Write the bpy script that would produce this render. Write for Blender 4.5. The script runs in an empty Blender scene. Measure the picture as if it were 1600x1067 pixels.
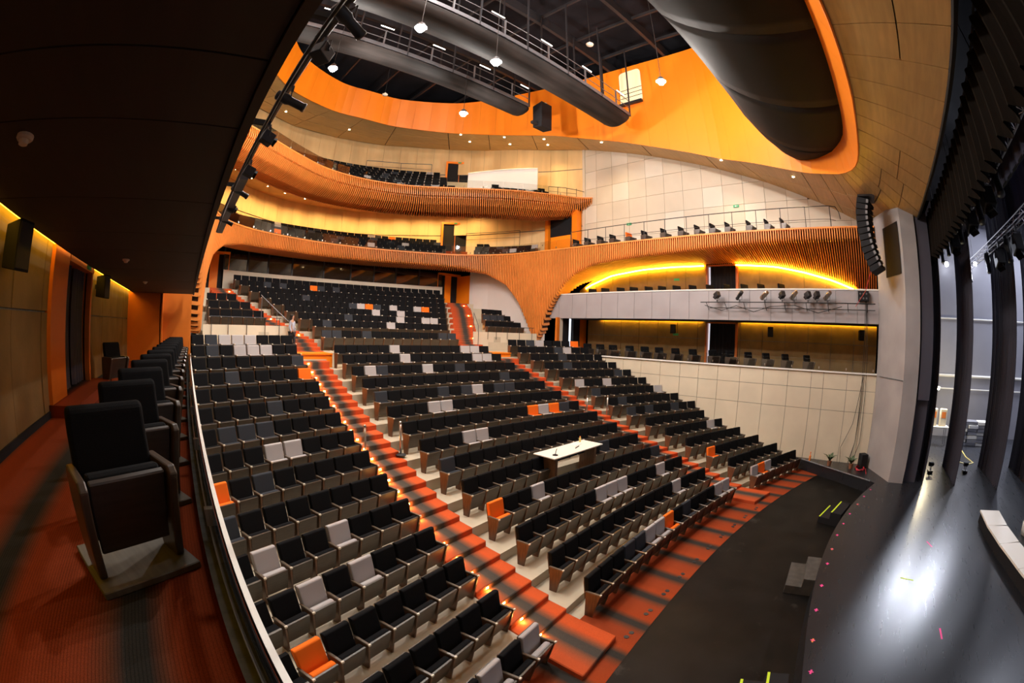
import bpy, bmesh, math, random
from mathutils import Vector, Matrix
random.seed(7)
PI = math.pi
SC = bpy.context.scene
COL = SC.collection

# ---------------------------------------------------------------- camera (origin = the photographer's eye; metres)
def look_matrix(yaw, pitch, roll):
    cy, sy, cp, sp, cr, sr = math.cos(yaw), math.sin(yaw), math.cos(pitch), math.sin(pitch), math.cos(roll), math.sin(roll)
    fwd = Vector((sy*cp, cy*cp, sp)); right = Vector((cy, -sy, 0)); up = right.cross(fwd)
    r2 = right*cr + up*sr; u2 = up*cr - right*sr
    m = Matrix.Identity(4)
    for i in range(3):
        m[i][0] = r2[i]; m[i][1] = u2[i]; m[i][2] = -fwd[i]
    return m
cd = bpy.data.cameras.new('camera'); cam = bpy.data.objects.new('camera', cd); COL.objects.link(cam)
cam.matrix_world = look_matrix(math.radians(43.265), math.radians(-1.165), math.radians(1.973))
cd.type = 'PANO'; cd.sensor_width = 36.0; cd.sensor_height = 24.0075; cd.sensor_fit = 'HORIZONTAL'
pc = cd if hasattr(cd, 'panorama_type') else cd.cycles
pc.panorama_type = 'FISHEYE_EQUISOLID'; pc.fisheye_lens = 15.468; pc.fisheye_fov = math.radians(210)
cd.clip_start = 0.02; cd.clip_end = 300
SC.camera = cam

# ---------------------------------------------------------------- world, exposure
w = bpy.data.worlds.new('world'); SC.world = w; w.use_nodes = True
w.node_tree.nodes['Background'].inputs[0].default_value = (0.55, 0.6, 0.75, 1)
w.node_tree.nodes['Background'].inputs[1].default_value = 0.0
SC.view_settings.view_transform = 'Standard'; SC.view_settings.look = 'None'
SC.view_settings.exposure = 0.1; SC.view_settings.gamma = 1.0; SC.view_settings.use_curve_mapping = False
try:
    SC.cycles.use_denoising = True
    SC.cycles.max_bounces = 6; SC.cycles.diffuse_bounces = 4; SC.cycles.glossy_bounces = 3
    SC.cycles.transmission_bounces = 4; SC.cycles.transparent_max_bounces = 12
    SC.cycles.sample_clamp_indirect = 4.0; SC.cycles.caustics_reflective = False; SC.cycles.caustics_refractive = False
except Exception:
    pass

# ---------------------------------------------------------------- large lights of the house and the stage
def point_light(name, loc, watts, color, radius=0.15, parent=None):
    l = bpy.data.lights.new(name, 'POINT'); l.energy = watts; l.color = color; l.shadow_soft_size = radius
    o = bpy.data.objects.new(name, l); COL.objects.link(o); o.location = loc
    if parent: o.parent = parent
    return o
def spot_light(name, loc, target, watts, color, angle, blend=0.4, radius=0.1, parent=None):
    l = bpy.data.lights.new(name, 'SPOT'); l.energy = watts; l.color = color; l.shadow_soft_size = radius
    l.spot_size = math.radians(angle); l.spot_blend = blend
    o = bpy.data.objects.new(name, l); COL.objects.link(o); o.location = loc
    o.rotation_euler = (Vector(target)-Vector(loc)).to_track_quat('-Z', 'Y').to_euler()
    if parent: o.parent = parent
    return o
def area_light(name, loc, target, watts, color, sx, sy):
    l = bpy.data.lights.new(name, 'AREA'); l.energy = watts; l.color = color; l.shape = 'RECTANGLE'; l.size = sx; l.size_y = sy
    o = bpy.data.objects.new(name, l); COL.objects.link(o); o.location = loc
    o.rotation_euler = (Vector(target)-Vector(loc)).to_track_quat('-Z', 'Y').to_euler()
    return o
HOUSE_W = 1500; HOUSE_C = (1.0, 0.93, 0.86)     # high-bay house lamps above the oculus
STAGE_W = 1300; STAGE_C = (0.82, 0.86, 1.0)    # power of the added wing fill; tint of all white stage lights
area_light('wing_fill_light', (26.2, -11.5, 7.5), (26.4, -9.5, -5.2), STAGE_W, STAGE_C, 3.0, 6.0)  # added fill out of view, brightens the wing wall and floor
area_light('upstage_fill_light', (15.0, -13.5, 6.0), (15.0, -12.0, -5.2), 900, STAGE_C, 9.0, 2.5)  # added fill out of view, brightens the stage from upstage

# ---------------------------------------------------------------- helpers
def setp(o, label=None, cat=None, group=None, kind=None):
    if label: o['label'] = label
    if cat: o['category'] = cat
    if group: o['group'] = group
    if kind: o['kind'] = kind
    return o
def empty(name, loc=(0, 0, 0), rz=0.0, label=None, cat=None, group=None, kind=None, parent=None):
    o = bpy.data.objects.new(name, None); COL.objects.link(o); o.location = loc; o.rotation_euler = (0, 0, rz)
    o.empty_display_size = 0.1
    if parent: o.parent = parent
    return setp(o, label, cat, group, kind)
class MB:
    """collects faces for one mesh"""
    def __init__(s): s.v = []; s.f = []; s.m = []; s.mi = 0
    def add(s, vs, fs):
        n = len(s.v); s.v += [tuple(p) for p in vs]
        for f in fs: s.f.append(tuple(i+n for i in f)); s.m.append(s.mi)
        return s
    def hexa(s, p):   # 4 bottom, 4 top
        return s.add(p, [(3, 2, 1, 0), (4, 5, 6, 7), (0, 1, 5, 4), (1, 2, 6, 5), (2, 3, 7, 6), (3, 0, 4, 7)])
    def box(s, x0, x1, y0, y1, z0, z1):
        return s.hexa([(x0, y0, z0), (x1, y0, z0), (x1, y1, z0), (x0, y1, z0), (x0, y0, z1), (x1, y0, z1), (x1, y1, z1), (x0, y1, z1)])
    def cbox(s, c, size, rz=0.0, rx=0.0):
        m = Matrix.Rotation(rz, 3, 'Z') @ Matrix.Rotation(rx, 3, 'X'); h = [k/2 for k in size]; C = Vector(c)
        P = [C+m@Vector((a*h[0], b*h[1], d*h[2])) for d in (-1, 1) for a, b in ((-1, -1), (1, -1), (1, 1), (-1, 1))]
        return s.hexa(P)
    def prism(s, poly, axis, a, b):   # polygon (2-D, CCW) extruded along an axis; poly coords are the two other axes in order
        def pt(u, v, t): return {'x': (t, u, v), 'y': (u, t, v), 'z': (u, v, t)}[axis]
        n = len(poly); vs = [pt(u, v, a) for u, v in poly]+[pt(u, v, b) for u, v in poly]
        fs = [tuple(range(n)), tuple(range(2*n-1, n-1, -1))]+[(i, i+n, (i+1) % n+n, (i+1) % n) for i in range(n)]
        return s.add(vs, fs)
    def tube(s, pts, r, n=6, caps=True):
        pts = [Vector(p) for p in pts]; k = len(pts); vs = []
        t0 = (pts[1]-pts[0]).normalized(); ref = Vector((0, 0, 1)) if abs(t0.z) < .9 else Vector((1, 0, 0))
        for i, p in enumerate(pts):
            t = (pts[min(i+1, k-1)]-pts[max(i-1, 0)]).normalized()
            u = t.cross(ref)
            if u.length < 1e-4: u = t.cross(Vector((0, 1, 0)))
            u.normalize(); w_ = u.cross(t); rr = r[i] if isinstance(r, (list, tuple)) else r
            vs += [p+(u*math.cos(2*PI*j/n)+w_*math.sin(2*PI*j/n))*rr for j in range(n)]
        fs = [(i*n+j, i*n+(j+1) % n, (i+1)*n+(j+1) % n, (i+1)*n+j) for i in range(k-1) for j in range(n)]
        if caps: fs += [tuple(range(n-1, -1, -1)), tuple((k-1)*n+j for j in range(n))]
        return s.add(vs, fs)
    def lathe(s, prof, c=(0, 0, 0), n=12, axis='z', cap=True):   # prof: (radius, height)
        vs = []
        for r, h in prof:
            for j in range(n):
                a = 2*PI*j/n; p = (r*math.cos(a), r*math.sin(a), h)
                p = {'z': p, 'x': (p[2], p[0], p[1]), 'y': (p[0], p[2], -p[1])}[axis]
                vs.append((p[0]+c[0], p[1]+c[1], p[2]+c[2]))
        k = len(prof)
        fs = [(i*n+j, i*n+(j+1) % n, (i+1)*n+(j+1) % n, (i+1)*n+j) for i in range(k-1) for j in range(n)]
        if cap: fs += [tuple(range(n-1, -1, -1)), tuple((k-1)*n+j for j in range(n))]
        return s.add(vs, fs)
    def grid(s, P):   # P[i][j] points
        a, b = len(P), len(P[0]); vs = [p for r in P for p in r]
        return s.add(vs, [(i*b+j, (i+1)*b+j, (i+1)*b+j+1, i*b+j+1) for i in range(a-1) for j in range(b-1)])
    def sheet(s, P, off):   # grid with thickness: off(i,j) gives the offset vector of the back side
        a, b = len(P), len(P[0]); n = a*b
        vs = [Vector(p) for r in P for p in r]; vs += [Vector(P[i][j])+Vector(off(i, j)) for i in range(a) for j in range(b)]
        fs = [(i*b+j, (i+1)*b+j, (i+1)*b+j+1, i*b+j+1) for i in range(a-1) for j in range(b-1)]
        fs += [tuple(n+k for k in reversed(f)) for f in fs]
        ring = [(i, 0) for i in range(a)]+[(a-1, j) for j in range(1, b)]+[(i, b-1) for i in range(a-2, -1, -1)]+[(0, j) for j in range(b-2, 0, -1)]
        ids = [i*b+j for i, j in ring]
        fs += [(ids[q], ids[q-1], ids[q-1]+n, ids[q]+n) for q in range(len(ids))]
        return s.add(vs, fs)
    def mesh(s, name, mats, smooth=False):
        me = bpy.data.meshes.new(name); me.from_pydata(s.v, [], s.f)
        for m in (mats if isinstance(mats, (list, tuple)) else [mats]): me.materials.append(m)
        if any(s.m): me.polygons.foreach_set('material_index', s.m)
        if smooth: me.polygons.foreach_set('use_smooth', [True]*len(me.polygons))
        me.update(); return me
    def build(s, name, mats, parent=None, smooth=False, **kw):
        return obj(name, s.mesh(name, mats, smooth), parent, **kw)
def obj(name, me, parent=None, loc=None, rz=None, **kw):
    o = bpy.data.objects.new(name, me); COL.objects.link(o)
    if parent: o.parent = parent
    if loc is not None: o.location = loc
    if rz is not None: o.rotation_euler = (0, 0, rz)
    return setp(o, **kw)
def fixn(me):
    bm = bmesh.new(); bm.from_mesh(me); bmesh.ops.recalc_face_normals(bm, faces=bm.faces); bm.to_mesh(me); bm.free(); return me
def bevel(me, width, seg=2, angle=0.6):
    bm = bmesh.new(); bm.from_mesh(me); bmesh.ops.remove_doubles(bm, verts=bm.verts, dist=1e-5)
    bmesh.ops.recalc_face_normals(bm, faces=bm.faces)
    es = [e for e in bm.edges if len(e.link_faces) == 2 and e.calc_face_angle(0) > angle]
    bmesh.ops.bevel(bm, geom=es, offset=width, segments=seg, affect='EDGES', profile=0.5)
    bm.to_mesh(me); bm.free(); me.polygons.foreach_set('use_smooth', [False]*len(me.polygons)); return me
def lerp(a, b, t): return a+(b-a)*t
def interp(x, xs, ys):
    if x <= xs[0]: return ys[0]
    for i in range(len(xs)-1):
        if x <= xs[i+1]: return lerp(ys[i], ys[i+1], (x-xs[i])/(xs[i+1]-xs[i]))
    return ys[-1]
def catmull(pts, per=8):
    P = [Vector(p) for p in pts]; P = [P[0]*2-P[1]]+P+[P[-1]*2-P[-2]]; out = []
    for i in range(1, len(P)-2):
        for k in range(per):
            t = k/per; a, b, c, d = P[i-1], P[i], P[i+1], P[i+2]
            out.append(0.5*((2*b)+(c-a)*t+(2*a-5*b+4*c-d)*t*t+(3*b-a-3*c+d)*t**3))
    out.append(P[-2]); return out
class Path:
    """polyline in plan with arc length"""
    def __init__(s, pts):
        s.p = [Vector(q) for q in pts]; s.s = [0.0]
        for a, b in zip(s.p, s.p[1:]): s.s.append(s.s[-1]+(b-a).length)
        s.L = s.s[-1]
    def at(s, d):
        d = min(max(d, 0), s.L); lo, hi = 0, len(s.s)-1
        while hi-lo > 1:
            m = (lo+hi)//2
            if s.s[m] <= d: lo = m
            else: hi = m
        t = (d-s.s[lo])/max(s.s[hi]-s.s[lo], 1e-9); return s.p[lo].lerp(s.p[hi], t)
    def tan(s, d): return (s.at(min(d+.15, s.L))-s.at(max(d-.15, 0))).normalized()
ORD = ['zeroth', 'first', 'second', 'third', 'fourth', 'fifth', 'sixth', 'seventh', 'eighth', 'ninth', 'tenth', 'eleventh', 'twelfth',
       'thirteenth', 'fourteenth', 'fifteenth', 'sixteenth', 'seventeenth', 'eighteenth', 'nineteenth', 'twentieth', 'twenty-first', 'twenty-second', 'twenty-third', 'twenty-fourth', 'twenty-fifth']

# ---------------------------------------------------------------- materials
def mat(name, color, rough=0.6, metal=0.0, spec=0.5, noise=None, bump=None, grain=None, emit=None, alpha=None, coat=0.0):
    """noise=(scale, amount): blotchy value change; grain=(sx,sy,sz,amount): stretched wood grain; bump=(scale,strength)"""
    m = bpy.data.materials.new(name); m.use_nodes = True; nt = m.node_tree; b = nt.nodes['Principled BSDF']
    c = (color[0], color[1], color[2], 1); b.inputs['Base Color'].default_value = c
    b.inputs['Roughness'].default_value = rough; b.inputs['Metallic'].default_value = metal
    b.inputs['Specular IOR Level'].default_value = spec
    if coat: b.inputs['Coat Weight'].default_value = coat
    N = nt.nodes.new; L = nt.links.new
    if noise or grain or bump: tc = N('ShaderNodeTexCoord')
    src = None
    for spec_ in ([('n', noise)] if noise else [])+([('g', grain)] if grain else []):
        k, q = spec_
        tx = N('ShaderNodeTexNoise'); tx.inputs['Detail'].default_value = 3
        if k == 'n':
            tx.inputs['Scale'].default_value = q[0]; amt = q[1]; L(tc.outputs['Object'], tx.inputs['Vector'])
        else:
            mp = N('ShaderNodeMapping'); mp.inputs['Scale'].default_value = q[:3]; amt = q[3]
            L(tc.outputs['Object'], mp.inputs['Vector']); L(mp.outputs[0], tx.inputs['Vector']); tx.inputs['Scale'].default_value = 1.0
        mr = N('ShaderNodeMapRange'); mr.inputs[1].default_value = .3; mr.inputs[2].default_value = .7
        mr.inputs[3].default_value = 1-amt; mr.inputs[4].default_value = 1+amt; L(tx.outputs['Fac'], mr.inputs[0])
        mx = N('ShaderNodeVectorMath'); mx.operation = 'SCALE'; L(mr.outputs[0], mx.inputs['Scale'])
        if src is None: mx.inputs[0].default_value = c[:3]
        else: L(src, mx.inputs[0])
        src = mx.outputs[0]
    if src is not None: L(src, b.inputs['Base Color'])
    if bump:
        tx = N('ShaderNodeTexNoise'); tx.inputs['Scale'].default_value = bump[0]; L(tc.outputs['Object'], tx.inputs['Vector'])
        bp = N('ShaderNodeBump'); bp.inputs['Strength'].default_value = bump[1]; bp.inputs['Distance'].default_value = .01
        L(tx.outputs['Fac'], bp.inputs['Height']); L(bp.outputs[0], b.inputs['Normal'])
    if emit:
        b.inputs['Emission Color'].default_value = (*emit[0], 1); b.inputs['Emission Strength'].default_value = emit[1]
    if alpha is not None: b.inputs['Alpha'].default_value = alpha
    return m
def carpet_mat(name, period, phase, k=1.0, local=False):
    """wall-to-wall carpet, stripes run front to back (they vary with x)"""
    m = bpy.data.materials.new(name); m.use_nodes = True; nt = m.node_tree; b = nt.nodes['Principled BSDF']; N = nt.nodes.new; L = nt.links.new
    b.inputs['Roughness'].default_value = 0.95; b.inputs['Specular IOR Level'].default_value = 0.1
    g = N('ShaderNodeNewGeometry'); sx = N('ShaderNodeSeparateXYZ'); tco = N('ShaderNodeTexCoord'); L(tco.outputs['Object'] if local else g.outputs['Position'], sx.inputs[0])
    a = N('ShaderNodeMath'); a.operation = 'MULTIPLY_ADD'; a.inputs[1].default_value = 1/period; a.inputs[2].default_value = phase; L(sx.outputs[0], a.inputs[0])
    fr = N('ShaderNodeMath'); fr.operation = 'FRACT'; L(a.outputs[0], fr.inputs[0])
    r = N('ShaderNodeValToRGB'); L(fr.outputs[0], r.inputs[0]); cr = r.color_ramp
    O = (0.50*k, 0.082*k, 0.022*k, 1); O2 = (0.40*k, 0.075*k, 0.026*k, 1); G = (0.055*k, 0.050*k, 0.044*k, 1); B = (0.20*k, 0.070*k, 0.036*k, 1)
    cr.elements[0].position = 0; cr.elements[0].color = O; cr.elements[1].position = .46; cr.elements[1].color = O2
    for p, c in ((.60, B), (.68, G), (.80, G), (.87, B), (.97, O)):
        e = cr.elements.new(p); e.color = c
    # fine lines
    wv = N('ShaderNodeMath'); wv.operation = 'MULTIPLY'; wv.inputs[1].default_value = 46.0; L(sx.outputs[0], wv.inputs[0])
    f2 = N('ShaderNodeMath'); f2.operation = 'FRACT'; L(wv.outputs[0], f2.inputs[0])
    gt = N('ShaderNodeMath'); gt.operation = 'GREATER_THAN'; gt.inputs[1].default_value = .72; L(f2.outputs[0], gt.inputs[0])
    ns = N('ShaderNodeTexNoise'); ns.inputs['Scale'].default_value = 2.2; ns.noise_dimensions = '1D' if hasattr(ns, 'noise_dimensions') else ns.noise_dimensions
    L(sx.outputs[0], ns.inputs['W'])
    n2 = N('ShaderNodeMath'); n2.operation = 'MULTIPLY'; L(gt.outputs[0], n2.inputs[0]); L(ns.outputs['Fac'], n2.inputs[1])
    n3 = N('ShaderNodeMapRange'); n3.inputs[3].default_value = 1.0; n3.inputs[4].default_value = .35; L(n2.outputs[0], n3.inputs[0])
    pn = N('ShaderNodeTexNoise'); pn.inputs['Scale'].default_value = 160.0; L(g.outputs['Position'], pn.inputs['Vector'])
    p2 = N('ShaderNodeMapRange'); p2.inputs[1].default_value = .3; p2.inputs[2].default_value = .7; p2.inputs[3].default_value = .72; p2.inputs[4].default_value = 1.25; L(pn.outputs['Fac'], p2.inputs[0])
    mu = N('ShaderNodeMath'); mu.operation = 'MULTIPLY'; L(n3.outputs[0], mu.inputs[0]); L(p2.outputs[0], mu.inputs[1])
    sc = N('ShaderNodeVectorMath'); sc.operation = 'SCALE'; L(r.outputs[0], sc.inputs[0]); L(mu.outputs[0], sc.inputs['Scale'])
    L(sc.outputs[0], b.inputs['Base Color'])
    return m
def glass_mat(name, tint, rough=0.02, amount=0.85):
    m = bpy.data.materials.new(name); m.use_nodes = True; nt = m.node_tree; N = nt.nodes.new; L = nt.links.new
    nt.nodes.remove(nt.nodes['Principled BSDF']); out = nt.nodes['Material Output']
    t = N('ShaderNodeBsdfTransparent'); t.inputs[0].default_value = (*tint, 1); g = N('ShaderNodeBsdfGlossy'); g.inputs['Roughness'].default_value = rough
    fr = N('ShaderNodeFresnel'); fr.inputs[0].default_value = 1.5; mx = N('ShaderNodeMixShader')
    mm = N('ShaderNodeMath'); mm.operation = 'MULTIPLY'; mm.inputs[1].default_value = amount; L(fr.outputs[0], mm.inputs[0])
    L(mm.outputs[0], mx.inputs[0]); L(t.outputs[0], mx.inputs[1]); L(g.outputs[0], mx.inputs[2]); L(mx.outputs[0], out.inputs[0])
    return m
M = {}
M['darkwood'] = mat('dark lacquered wood', (0.045, 0.034, 0.028), .4, grain=(3, 3, 30, .2))
M['darkwood2'] = mat('dark lacquered arm', (0.075, 0.055, 0.043), .32, grain=(3, 10, 3, .15))
M['f_black'] = mat('seat fabric black', (0.0050, 0.0053, 0.0065), .9, spec=.15, bump=(220, .25))
M['f_slate'] = mat('seat fabric slate', (0.030, 0.035, 0.044), .9, spec=.3, bump=(220, .25))
M['f_grey'] = mat('seat fabric light grey', (0.42, 0.40, 0.40), .85, spec=.2, bump=(220, .25))
M['f_orange'] = mat('seat fabric orange', (0.90, 0.17, 0.012), .8, spec=.2, bump=(220, .25))
M['seatwood'] = mat('seat back wood', (0.056, 0.041, 0.027), .36, spec=.5, grain=(3, 3, 40, .25))
M['endwood'] = mat('seat end wood', (0.13, 0.062, 0.030), .40, spec=.5, grain=(4, 18, 3, .3))
M['armwood'] = mat('armrest lacquer', (0.125, 0.096, 0.070), .28, spec=.6, grain=(3, 12, 3, .15))
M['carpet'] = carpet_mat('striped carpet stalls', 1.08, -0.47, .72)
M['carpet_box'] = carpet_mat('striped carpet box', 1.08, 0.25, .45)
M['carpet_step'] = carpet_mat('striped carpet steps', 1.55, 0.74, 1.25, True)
M['creamfloor'] = mat('pale vinyl floor', (0.50, 0.44, 0.33), .5, noise=(1.2, .08))
M['concrete'] = mat('board marked concrete', (0.22, 0.145, 0.055), .85, noise=(1.6, .18), bump=(30, .25))
M['cream'] = mat('cream wall panel', (0.66, 0.58, 0.44), .65, noise=(.8, .06))
M['white'] = mat('off white wall panel', (0.60, 0.53, 0.42), .6, noise=(.5, .07))
M['whiteb'] = mat('white wall panel brighter', (0.66, 0.60, 0.50), .6, noise=(.5, .05))
M['tan'] = mat('tan veneer wall', (0.74, 0.52, 0.25), .55, grain=(1.2, 1.2, .25, .12))
M['grey'] = mat('grey parapet panel', (0.34, 0.32, 0.335), .6, noise=(.9, .07))
M['colgrey'] = mat('grey concrete column', (0.33, 0.31, 0.31), .8, noise=(.7, .12), bump=(25, .15))
M['slat'] = mat('cedar slat', (0.80, 0.27, 0.050), .5, noise=(.6, .14))
M['slatback'] = mat('dark backing behind slats', (0.055, 0.018, 0.006), .8)
M['orange'] = mat('orange lacquer', (0.95, 0.25, 0.006), .45, noise=(.4, .05))
M['orange_d'] = mat('orange door frame', (0.62, 0.16, 0.012), .5, noise=(1, .08))
M['ceil'] = mat('ceiling veneer', (0.56, 0.36, 0.14), .5, grain=(.9, 9, 2, .10), noise=(.5, .1))
M['soffit'] = mat('box soffit veneer', (0.030, 0.022, 0.016), .75, grain=(7, .7, 2, .12))
M['black'] = mat('matt black', (0.010, 0.010, 0.012), .8, spec=.3)
M['blackpaint'] = mat('black painted steel', (0.018, 0.018, 0.021), .5, spec=.5)
M['cavity'] = mat('black attic', (0.012, 0.012, 0.016), .9, spec=.2, noise=(.6, .3))
M['steel'] = mat('grey painted steel', (0.13, 0.13, 0.14), .45, metal=.3)
M['chrome'] = mat('brushed metal', (0.55, 0.53, 0.50), .28, metal=1.0)
M['alu'] = mat('aluminium truss', (0.60, 0.60, 0.64), .35, metal=.9)
M['catwalk'] = mat('catwalk shell', (0.020, 0.017, 0.016), .7, spec=.25, noise=(.35, .6), grain=(.25, 3.0, 3.0, .6))
M['canopy'] = mat('black acoustic canopy', (0.012, 0.011, 0.010), .8, spec=.2, noise=(.5, .15))
M['curtain'] = mat('black velour', (0.045, 0.043, 0.060), .85, spec=.3)
M['curtain_l'] = mat('charcoal velour', (0.10, 0.10, 0.15), .9, spec=.2)
M['valance'] = mat('valance velour', (0.007, 0.005, 0.0035), .95, spec=.1)
M['stagewall'] = mat('stage house wall', (0.28, 0.28, 0.33), .7, noise=(.6, .06))
M['kerb'] = mat('dark grey kerb', (0.15, 0.16, 0.175), .85, noise=(12, .25))
M['white_p'] = mat('white paint', (0.85, 0.83, 0.78), .4)
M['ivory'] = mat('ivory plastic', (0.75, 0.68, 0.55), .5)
M['glass'] = glass_mat('balustrade glass', (0.93, 0.95, 0.94))
M['darkglass'] = mat('dark window glass', (0.012, 0.012, 0.013), .04, spec=.9)
M['greywood'] = mat('grey oak plinth', (0.12, 0.108, 0.092), .6, grain=(18, 2, 2, .2))
M['pit'] = mat('black pit decking', (0.006, 0.0055, 0.005), .5, spec=.15, noise=(1.3, .5))
M['table'] = mat('white laminate', (0.80, 0.76, 0.68), .4)
M['skin'] = mat('skin', (0.42, 0.24, 0.16), .6)
M['hair'] = mat('black hair', (0.01, 0.008, 0.007), .6)
M['denim'] = mat('pale blue jacket', (0.36, 0.41, 0.52), .8)
M['darkcloth'] = mat('dark trousers', (0.02, 0.02, 0.026), .85)
M['pink'] = mat('pink marking tape', (0.95, 0.08, 0.35), .6)
M['lime'] = mat('lime marking tape', (0.62, 0.85, 0.03), .6)
M['orange_t'] = mat('orange marking tape', (0.9, 0.25, 0.05), .6)
M['red'] = mat('red cable', (0.55, 0.03, 0.05), .5)
M['yellowcable'] = mat('yellow cable', (0.75, 0.62, 0.2), .5)
M['green'] = mat('green sign', (0.03, 0.42, 0.18), .5)
M['cable'] = mat('black cable', (0.012, 0.012, 0.012), .6)
M['led'] = mat('yellow cove light', (1, .55, .03), .5, emit=((1.0, .52, .025), 75))
M['led_a'] = mat('yellow arch light', (1, .55, .03), .5, emit=((1.0, .52, .025), 150))
M['led_s'] = mat('yellow cove light soft', (1, .55, .03), .5, emit=((1.0, .52, .025), 11))
M['lamp'] = mat('house lamp glow', (1, 1, 1), .5, emit=((1, .97, .95), 260))
M['lamp_w'] = mat('wing lamp glow', (1, 1, 1), .5, emit=((.95, .97, 1), 40))
M['down'] = mat('downlight glow', (1, .9, .7), .5, emit=((1, .80, .45), 60))
M['steplight'] = mat('step light glow', (1, .7, .3), .5, emit=((1, .50, .12), 40))
M['warmlamp'] = mat('warm work lamp glow', (1, .9, .6), .5, emit=((1, .80, .42), 60))
M['tube'] = mat('fluorescent tube glow', (1, .95, .85), .5, emit=((1, .93, .80), 7))
def stage_floor_mat():
    m = bpy.data.materials.new('black stage floor'); m.use_nodes = True; nt = m.node_tree; b = nt.nodes['Principled BSDF']; N = nt.nodes.new; L = nt.links.new
    b.inputs['Base Color'].default_value = (0.016, 0.017, 0.021, 1); b.inputs['Specular IOR Level'].default_value = .6
    g = N('ShaderNodeNewGeometry'); mp = N('ShaderNodeMapping'); mp.inputs['Scale'].default_value = (1.0, 9.0, 1); L(g.outputs['Position'], mp.inputs[0])
    t = N('ShaderNodeTexNoise'); t.inputs['Scale'].default_value = 1.6; t.inputs['Detail'].default_value = 6; L(mp.outputs[0], t.inputs['Vector'])
    r = N('ShaderNodeMapRange'); r.inputs[1].default_value = .3; r.inputs[2].default_value = .75; r.inputs[3].default_value = .27; r.inputs[4].default_value = .31; L(t.outputs['Fac'], r.inputs[0]); L(r.outputs[0], b.inputs['Roughness'])
    t2 = N('ShaderNodeTexNoise'); t2.inputs['Scale'].default_value = 40; L(mp.outputs[0], t2.inputs['Vector'])
    bp = N('ShaderNodeBump'); bp.inputs['Strength'].default_value = .0; bp.inputs['Distance'].default_value = .01; L(t2.outputs['Fac'], bp.inputs['Height']); L(bp.outputs[0], b.inputs['Normal'])
    return m
M['stage'] = stage_floor_mat()

def add_scuffs(m, scale, lo, hi, col):
    nt = m.node_tree; N = nt.nodes.new; L = nt.links.new; b = nt.nodes['Principled BSDF']; src = b.inputs['Base Color'].links[0].from_socket
    g = N('ShaderNodeNewGeometry'); t = N('ShaderNodeTexNoise'); t.inputs['Scale'].default_value = scale; t.inputs['Detail'].default_value = 8; t.inputs['Roughness'].default_value = .7; L(g.outputs['Position'], t.inputs['Vector'])
    r = N('ShaderNodeMapRange'); r.inputs[1].default_value = lo; r.inputs[2].default_value = hi; L(t.outputs['Fac'], r.inputs[0])
    mx_ = N('ShaderNodeMix'); mx_.data_type = 'RGBA'; L(r.outputs[0], mx_.inputs['Factor']); L(src, mx_.inputs['A']); mx_.inputs['B'].default_value = (*col, 1); L(mx_.outputs['Result'], b.inputs['Base Color'])
add_scuffs(M['pit'], .9, .60, .85, (.075, .070, .062))

# ================================================================ THE SETTING
XC = 10.5; RR = 50.0                      # axis of the hall; 2 x radius of the seat rows
def arc(x, ya): return ya-(x-XC)**2/RR
TOP = [-4.74, -4.53, -4.26, -4.0, -3.70, -3.41, -3.09, -2.78, -2.46, -2.13, -1.79, -1.45, -1.08, -0.74, -0.39]
YA = [4.71+1.003*k for k in range(14)]+[18.55]
FL = [t-0.95 for t in TOP]
UTOP = [-0.16, 0.33, 0.69, 1.07, 1.43, 1.80, 2.17, 2.58, 2.95]
UY = [20.27, 21.38, 22.36, 23.37, 24.40, 25.42, 26.42, 27.50, 28.45]
UH = [3.96, 4.08, 4.62, 5.18, 5.74, 6.32, 6.83, 7.36, 7.67]
UF = [t-0.95 for t in UTOP]
CYs = [-3, 0, 1.35, 5, 8.9, 13.4, 18, 24, 32, 40]; CZs = [5.1, 6.35, 7.04, 8.7, 10.25, 11.85, 13.3, 14.5, 15.5, 16]
def zc(y): return interp(y, CYs, CZs)
def mx(p): return (2*XC-p[0],)+tuple(p[1:])

def struct(name, mb, mats, parent=None, smooth=False, label=None):
    o = mb.build(name, mats, parent, smooth); o['kind'] = 'structure'
    if label: o['label'] = label
    return o
def sroot(name, label=None, cat=None): return empty(name, label=label, kind='structure', cat=cat)

# ---- stalls floor: one stepped slab, a tier for every row
def arcstrip(mb, x0, x1, f0, f1, z0, z1, n=16):
    """slab between two front-to-back curves; z0 bottom, z1 top"""
    xs = [lerp(x0, x1, i/n) for i in range(n+1)]
    P = [[(x, f0(x), z1) for x in xs], [(x, f1(x), z1) for x in xs]]
    mb.grid([[P[0][i], P[1][i]] for i in range(n+1)])
    mb.grid([[(x, f0(x), z0), (x, f0(x), z1)] for x in xs])
    for x in (x0, x1):
        mb.add([(x, f0(x), z0), (x, f1(x), z0), (x, f1(x), z1), (x, f0(x), z1)], [(0, 1, 2, 3)])
mb = MB()
for k in range(14):
    y0 = YA[k]-.78 if k else YA[0]-.28; y1 = YA[k+1]-.78 if k < 13 else 19.6
    arcstrip(mb, 0.1, 20.9, lambda x, a=y0: arc(x, a), lambda x, a=y1: arc(x, a), FL[k]-.6, FL[k])
arcstrip(mb, 0.1, 6.2, lambda x: arc(x, YA[14]-.60), lambda x: arc(x, 19.6), -2.0, FL[14]); arcstrip(mb, 14.8, 20.9, lambda x: arc(x, YA[14]-.60), lambda x: arc(x, 19.6), -2.0, FL[14])
arcstrip(mb, 0.1, 20.9, lambda x: arc(x, 18.75), lambda x: arc(x, 20.0), -2.2, -1.13)
for k in range(9):
    y1 = UY[k+1]-.78 if k < 8 else 30.5
    arcstrip(mb, 0.4, 20.6, lambda x, a=UY[k]-.78: arc(x, a), lambda x, a=y1: arc(x, a), UF[k]-.6, UF[k])
struct('floor', mb, M['creamfloor'])
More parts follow.
